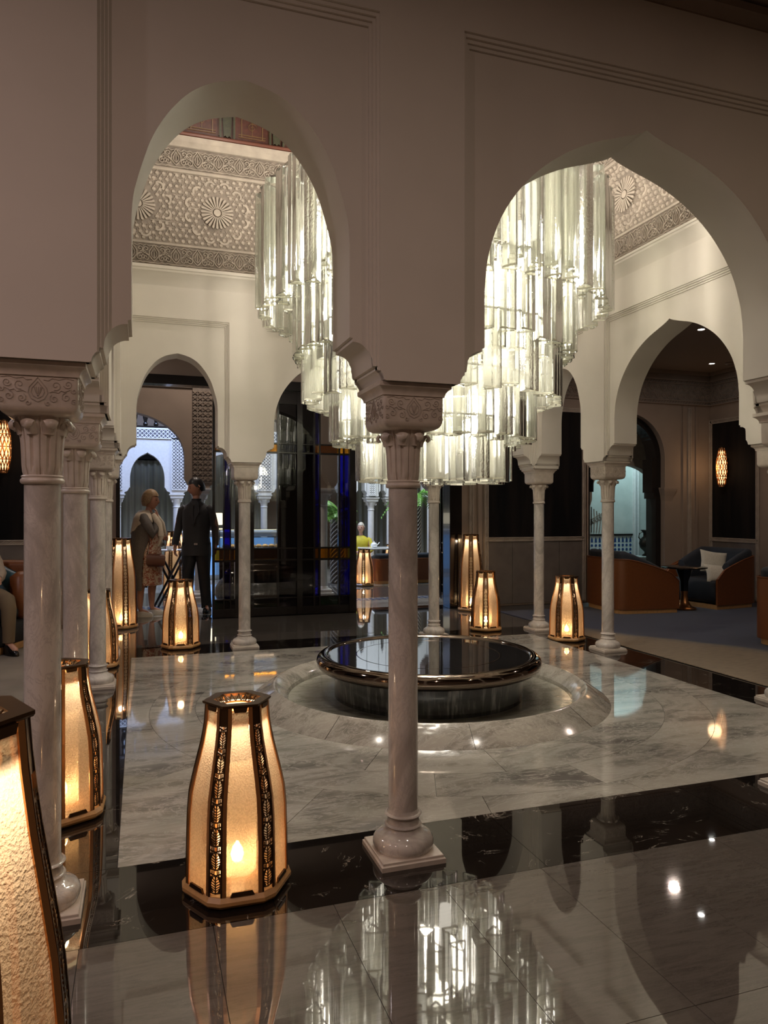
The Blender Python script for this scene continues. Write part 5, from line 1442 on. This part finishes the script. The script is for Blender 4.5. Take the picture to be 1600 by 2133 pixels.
def hand_nodes(N, E, wrist, tag_, d, side, palm, curl=.35, s=1.0, thumb=1):
    """palm and five fingers from a wrist; d = pointing direction, side = across the palm, palm = palm normal"""
    W = Vector(N[wrist][:3]); d = Vector(d).normalized(); sd = Vector(side).normalized(); pn = Vector(palm).normalized()
    p1 = W + d * .045 * s; N[tag_ + 'p'] = (*p1, .024 * s, .015 * s); E.append((wrist, tag_ + 'p'))
    for i, (off, L) in enumerate(((.030, .062), (.011, .070), (-.009, .066), (-.028, .052))):
        b = W + d * .085 * s + sd * off * s; k = tag_ + 'f%d' % i
        N[k + 'a'] = (*b, .0095 * s); E.append((tag_ + 'p', k + 'a'))
        c_ = b + (d * cos(curl) + pn * sin(curl)) * L * .5 * s; N[k + 'b'] = (*c_, .0085 * s); E.append((k + 'a', k + 'b'))
        e_ = c_ + (d * cos(2.2 * curl) + pn * sin(2.2 * curl)) * L * .5 * s; N[k + 'c'] = (*e_, .0070 * s); E.append((k + 'b', k + 'c'))
    b = W + d * .035 * s + sd * .034 * s * thumb + pn * .008; N[tag_ + 'ta'] = (*b, .011 * s); E.append((tag_ + 'p', tag_ + 'ta'))
    e_ = b + (d * .75 + sd * .5 * thumb + pn * .35).normalized() * .045 * s; N[tag_ + 'tb'] = (*e_, .009 * s); E.append((tag_ + 'ta', tag_ + 'tb'))
def body(t, N, E, head, yaw, pitch, mat, hs=1.0):
    vs, fs = skin_mesh(N, E, 'pelvis'); mb = MB(); mb.add(vs, fs); R = head_geo(mb, head, yaw, pitch, hs)
    mb.build('body', mat, t, 180); return R
def ell(cx, cy, z, rx, ry, n=28, k=0, rz=0, wav=0, ph=0):
    out = []
    for j in range(n):
        a = 2 * pi * j / n; q = 1 + wav * sin(9 * a + ph); x = rx * q * cos(a); y = ry * q * sin(a)
        out.append((cx + x, cy + y, z))
    return out

def man():
    t = thing('person', 'dark-haired man standing in a black suit and looking down to his side', 'person', (1.06, 7.62, 0), math.radians(-108.5))
    N = {'pelvis': (0, 0, .95, .13, .10), 'waist': (0, 0, 1.08, .11, .09), 'chest': (0, 0, 1.33, .13, .10), 'neck0': (0, 0, 1.50, .06), 'neck1': (.01, 0, 1.58, .055), 'skull': (.01, 0, 1.68, .05)}
    E = [('pelvis', 'waist'), ('waist', 'chest'), ('chest', 'neck0'), ('neck0', 'neck1'), ('neck1', 'skull')]
    for sg, s_ in ((1, 'l'), (-1, 'r')):
        N.update({s_ + 'sh': (0, sg * .20, 1.46, .06), s_ + 'el': (-.02, sg * .27, 1.17, .045), s_ + 'wr': (.06, sg * .28, .93, .028),
                  s_ + 'hip': (0, sg * .09, .90, .085), s_ + 'kn': (.02, sg * .12, .50, .060), s_ + 'an': (-.02, sg * .14, .10, .04), s_ + 'toe': (.13, sg * .17, .04, .035)})
        E += [('chest', s_ + 'sh'), (s_ + 'sh', s_ + 'el'), (s_ + 'el', s_ + 'wr'), ('pelvis', s_ + 'hip'), (s_ + 'hip', s_ + 'kn'), (s_ + 'kn', s_ + 'an'), (s_ + 'an', s_ + 'toe')]
        hand_nodes(N, E, s_ + 'wr', s_ + 'h', (.15, 0, -1), (1, 0, .1), (0, -sg, 0), .4, 1.05)
    R = body(t, N, E, (.015, 0, 1.735), -1.05, .20, 'skin', 1.13)
    face_parts(t, R, 'hair_k', 'top', 'skin')
    # jacket: torso and sleeves
    mb = MB()
    mb.loft([ell(0, 0, .80, .150, .205), ell(0, 0, .90, .148, .205), ell(0, 0, 1.05, .132, .185), ell(0, 0, 1.15, .130, .188), ell(0, 0, 1.30, .140, .198), ell(0, 0, 1.42, .130, .205), ell(0, 0, 1.49, .100, .160), ell(0, 0, 1.53, .075, .10), ell(0, 0, 1.56, .066, .07)], (0, 0))
    mb.build('jacket', 'suit', t, 60)
    for sg in (1, -1):
        mb = MB(); mb.tube([(0, sg * .15, 1.460), (0, sg * .192, 1.425), (-.012, sg * .225, 1.30), (-.02, sg * .255, 1.17), (.02, sg * .272, 1.05), (.055, sg * .280, .945)], [.060, .066, .060, .055, .050, .044], 14)
        mb.build('sleeve', 'suit', t, 60)
        mb = MB(); mb.tube([(.0, sg * .085, .97), (.005, sg * .095, .80), (.015, sg * .11, .52), (-.01, sg * .13, .20), (-.015, sg * .14, .07)], [.115, .11, .082, .070, .072], 16)
        mb.build('trouser_leg', 'trouser', t, 60)
        MB().loft([ell(.03, sg * .155, 0, .14, .052), ell(.03, sg * .155, .03, .142, .054), ell(.02, sg * .15, .07, .115, .045), ell(-.02, sg * .145, .11, .06, .045)]).build('shoe', 'shoe_k', t, 60)
    for sg in (1, -1): MB().prism([(sg * .01, 1.50), (sg * .05, 1.54), (sg * .075, 1.40), (sg * .035, 1.33), (sg * .0, 1.20)], lambda a, b, d: (.115 + (1.54 - b) * .12 * (1 if b > 1.3 else 1) + d, a, b), 0, .012).build('lapel', 'suit', t)
    MB().loft([ell(.0, 0, 1.54, .068, .072), ell(0, 0, 1.585, .063, .066)], (0, 0)).build('shirt_collar', 'trouser', t, 60)
    MB().cb((.142, .03, .96), (.02, .05, .03), .004).build('belt_buckle', 'chrome', t)
man()
def woman():
    t = thing('person', 'blond woman in a grey cardigan over a floral dress, hand at her chin', 'person', (.42, 7.50, 0), -.18)
    N = {'pelvis': (-.02, 0, .88, .13, .12), 'waist': (-.02, 0, 1.02, .12, .11), 'chest': (-.03, 0, 1.22, .12, .12), 'neck0': (-.01, 0, 1.38, .052), 'neck1': (.015, 0, 1.45, .048), 'skull': (.03, 0, 1.52, .045)}
    E = [('pelvis', 'waist'), ('waist', 'chest'), ('chest', 'neck0'), ('neck0', 'neck1'), ('neck1', 'skull')]
    N.update({'rsh': (-.03, -.17, 1.33, .055), 'rel': (.10, -.20, 1.10, .042), 'rwr': (.13, -.08, 1.32, .027), 'lsh': (-.03, .17, 1.33, .055), 'lel': (.05, .20, 1.08, .042), 'lwr': (.15, .06, 1.05, .027)})
    E += [('chest', 'rsh'), ('rsh', 'rel'), ('rel', 'rwr'), ('chest', 'lsh'), ('lsh', 'lel'), ('lel', 'lwr')]
    for sg, s_, dx in ((1, 'l', .05), (-1, 'r', -.07)):
        N.update({s_ + 'hip': (-.02, sg * .09, .84, .09), s_ + 'kn': (.0 + dx, sg * .09, .47, .062), s_ + 'ca': (-.02 + dx, sg * .09, .34, .060), s_ + 'an': (-.02 + dx, sg * .09, .09, .036), s_ + 'toe': (.11 + dx, sg * .10, .04, .032)})
        E += [('pelvis', s_ + 'hip'), (s_ + 'hip', s_ + 'kn'), (s_ + 'kn', s_ + 'ca'), (s_ + 'ca', s_ + 'an'), (s_ + 'an', s_ + 'toe')]
    hand_nodes(N, E, 'rwr', 'rh', (-.05, .25, .9), (0, -.6, .2), (-1, .2, .1), .55, .95)
    hand_nodes(N, E, 'lwr', 'lh', (.9, -.3, -.1), (0, .3, 1), (0, -1, 0), .5, .95)
    R = body(t, N, E, (.035, 0, 1.555), -.22, .06, 'skin', 1.10)
    face_parts(t, R, 'hair_b', 'bob', 'skin')
    MB().loft([ell(.015, 0, .42, .165, .170, 36, wav=.04), ell(.015, 0, .60, .165, .175, 36, wav=.03), ell(.01, 0, .85, .165, .180, 36, wav=.01), ell(.0, 0, 1.0, .150, .160, 36), ell(-.01, 0, 1.20, .150, .165, 36), ell(-.02, 0, 1.36, .085, .13, 36)], (0, 0)).build('floral_dress', 'floral', t, 60)
    # open cardigan: back and sides only, gaping at the front
    rings = []
    for z, rx, ry, cx, op in ((.36, .20, .20, -.07, 1.45), (.60, .20, .20, -.07, 1.45), (.85, .19, .20, -.06, 1.4), (1.02, .17, .185, -.045, 1.1), (1.22, .165, .190, -.035, .6), (1.34, .12, .175, -.03, .6), (1.39, .075, .11, -.02, .6)):
        row = []
        for q, off in ((0, 0), (1, .010)):
            seq = range(29) if q == 0 else range(28, -1, -1)
            for j in seq:
                a = op + (2 * pi - 2 * op) * j / 28; wv = 1 + .025 * sin(j * 1.9) * (1.3 - z)
                row.append((cx + (rx + off) * wv * cos(a), (ry + off) * wv * sin(a), z))
        rings.append(row)
    MB().loft(rings).build('cardigan', 'cardigan', t, 60)
    MB().tube([(-.03, -.14, 1.34), (-.02, -.18, 1.30), (.04, -.205, 1.20), (.10, -.21, 1.10), (.125, -.16, 1.18), (.13, -.10, 1.28)], [.06, .068, .062, .058, .048, .038], 14).build('sleeve', 'cardigan', t, 60)
    MB().tube([(-.03, .14, 1.34), (-.02, .18, 1.29), (.02, .20, 1.18), (.05, .205, 1.08), (.10, .14, 1.06), (.14, .08, 1.05)], [.06, .068, .060, .056, .046, .038], 14).build('sleeve', 'cardigan', t, 60)
    # sweater over the shoulders, its sleeves hanging in front
    mb = MB(); rings = []
    for k in range(25):
        a = math.radians(48 + 264 * k / 24); bk = max(0, -cos(a)); hem = 1.27 - .16 * bk + .012 * sin(9 * a)
        o_ = ((1.425, .070, .075), (1.415, .095, .115), (1.375, .130, .180), (1.315, .160, .215), (hem + .02, .178 + .02 * bk, .222), (hem, .176 + .02 * bk, .220))
        row = [(-.03 + rx * cos(a), ry * sin(a), z) for z, rx, ry in o_] + [(-.03 + (rx - .022) * cos(a), (ry - .022) * sin(a), z - .004) for z, rx, ry in o_[::-1]]
        rings.append(row)
    mb.loft(rings).build('draped_sweater', 'sweater', t, 60)
    for y0, y1 in ((-.10, -.15), (.08, .10)):
        MB().tube([(.08, y0, 1.37), (.16, y1 * .9, 1.24), (.19, y1, 1.08), (.18, y1, .94)], [.035, .045, .042, .036], 10).build('sweater_sleeve', 'sweater', t, 60)
    b = MB().box(-.12, .12, -.05, .05, -.085, .085, .03).build('handbag', 'bag', t, 60, (.13, -.19, .76), (0, .08, .15))
    MB().tube([(.02, -.20, .84), (.06, -.22, 1.0), (.0, -.20, 1.25), (-.03, -.12, 1.40)], .008, 6).build('bag_strap', 'bag', t, 60)
    for sg, dx in ((1, .05), (-1, -.07)):
        MB().loft([ell(.035 + dx, sg * .095, 0, .115, .036), ell(.035 + dx, sg * .095, .02, .120, .042), ell(.03 + dx, sg * .095, .06, .10, .040), ell(-.01 + dx, sg * .092, .075, .06, .040)], (1, 0)).build('shoe', 'shoe_w', t, 60)
woman()
def seated(x, y, rz, label, top, trousers, skin, hair, style, yaw=0, seat=.45, arms=True):
    t = thing('person', label, 'person', (x, y, seat - .45), rz)
    N = {'pelvis': (0, 0, .55, .12, .13), 'waist': (-.02, 0, .70, .11, .11), 'chest': (-.01, 0, .90, .12, .12), 'neck0': (0, 0, 1.06, .05), 'neck1': (.015, 0, 1.12, .047), 'skull': (.02, 0, 1.19, .045)}
    E = [('pelvis', 'waist'), ('waist', 'chest'), ('chest', 'neck0'), ('neck0', 'neck1'), ('neck1', 'skull')]
    for sg, s_ in ((1, 'l'), (-1, 'r')):
        N.update({s_ + 'sh': (0, sg * .17, 1.00, .055), s_ + 'el': (.08, sg * .23, .76, .042), s_ + 'wr': (.27, sg * .12, .72, .027),
                  s_ + 'hip': (.06, sg * .09, .53, .09), s_ + 'kn': (.44, sg * .12, .52, .062), s_ + 'an': (.46, sg * .12, .10, .038), s_ + 'toe': (.60, sg * .13, .04, .034)})
        E += [('chest', s_ + 'sh'), (s_ + 'sh', s_ + 'el'), (s_ + 'el', s_ + 'wr'), ('pelvis', s_ + 'hip'), (s_ + 'hip', s_ + 'kn'), (s_ + 'kn', s_ + 'an'), (s_ + 'an', s_ + 'toe')]
        hand_nodes(N, E, s_ + 'wr', s_ + 'h', (1, -sg * .3, -.15), (0, -sg * .3, 1) if sg > 0 else (0, .3, 1), (0, -sg, 0), .5, .95)
    R = body(t, N, E, (.025, 0, 1.245), yaw, 0, skin)
    face_parts(t, R, hair, style, skin)
    MB().loft([ell(.0, 0, .50, .155, .185), ell(-.01, 0, .62, .145, .175), ell(-.02, 0, .72, .135, .160), ell(-.01, 0, .88, .145, .180), ell(0, 0, .98, .125, .185), ell(0, 0, 1.04, .085, .13), ell(.01, 0, 1.075, .062, .07)], (0, 0)).build('top', top, t, 60)
    for sg in (1, -1):
        MB().tube([(0, sg * .14, 1.00), (0, sg * .185, .97), (.03, sg * .215, .88), (.08, sg * .235, .76), (.16, sg * .19, .735), (.25, sg * .13, .722)], [.055, .066, .060, .056, .048, .040], 14).build('sleeve', top, t, 60)
        MB().tube([(.0, sg * .085, .55), (.10, sg * .10, .55), (.30, sg * .115, .545), (.43, sg * .12, .52), (.47, sg * .12, .44), (.465, sg * .12, .25), (.46, sg * .12, .12)], [.11, .11, .088, .080, .070, .060, .056], 14).build('trouser_leg', trousers, t, 60)
        MB().loft([ell(.50, sg * .125, 0, .13, .045), ell(.50, sg * .125, .03, .13, .046), ell(.49, sg * .12, .06, .10, .040), ell(.46, sg * .12, .10, .05, .04)]).build('shoe', 'shoe_k', t, 60)
seated(4.98, 12.75, -1.75, 'woman in a yellow blouse seated beyond the doorway with her hair tied up', 'yellow', 'khaki', 'skin2', 'hair_g', 'bun', -.35, .25)
o = thing('dining_chair', 'low dark chair under the woman in yellow', 'chair', (4.98, 12.75, 0), -1.75)
MB().box(-.20, .26, -.24, .24, .17, .24, .03).build('seat', 'navy_black', o, 60)
for x_ in (-.17, .22):
    for y_ in (-.2, .2): MB().box(x_ - .02, x_ + .02, y_ - .02, y_ + .02, 0, .18).build('leg', 'black', o)
seated(-1.26, 5.36, -.95, 'person in a beige top and khaki trousers cut off by the left edge', 'beige', 'khaki', 'skin2', 'hair_b', 'bob', .2, .4625)
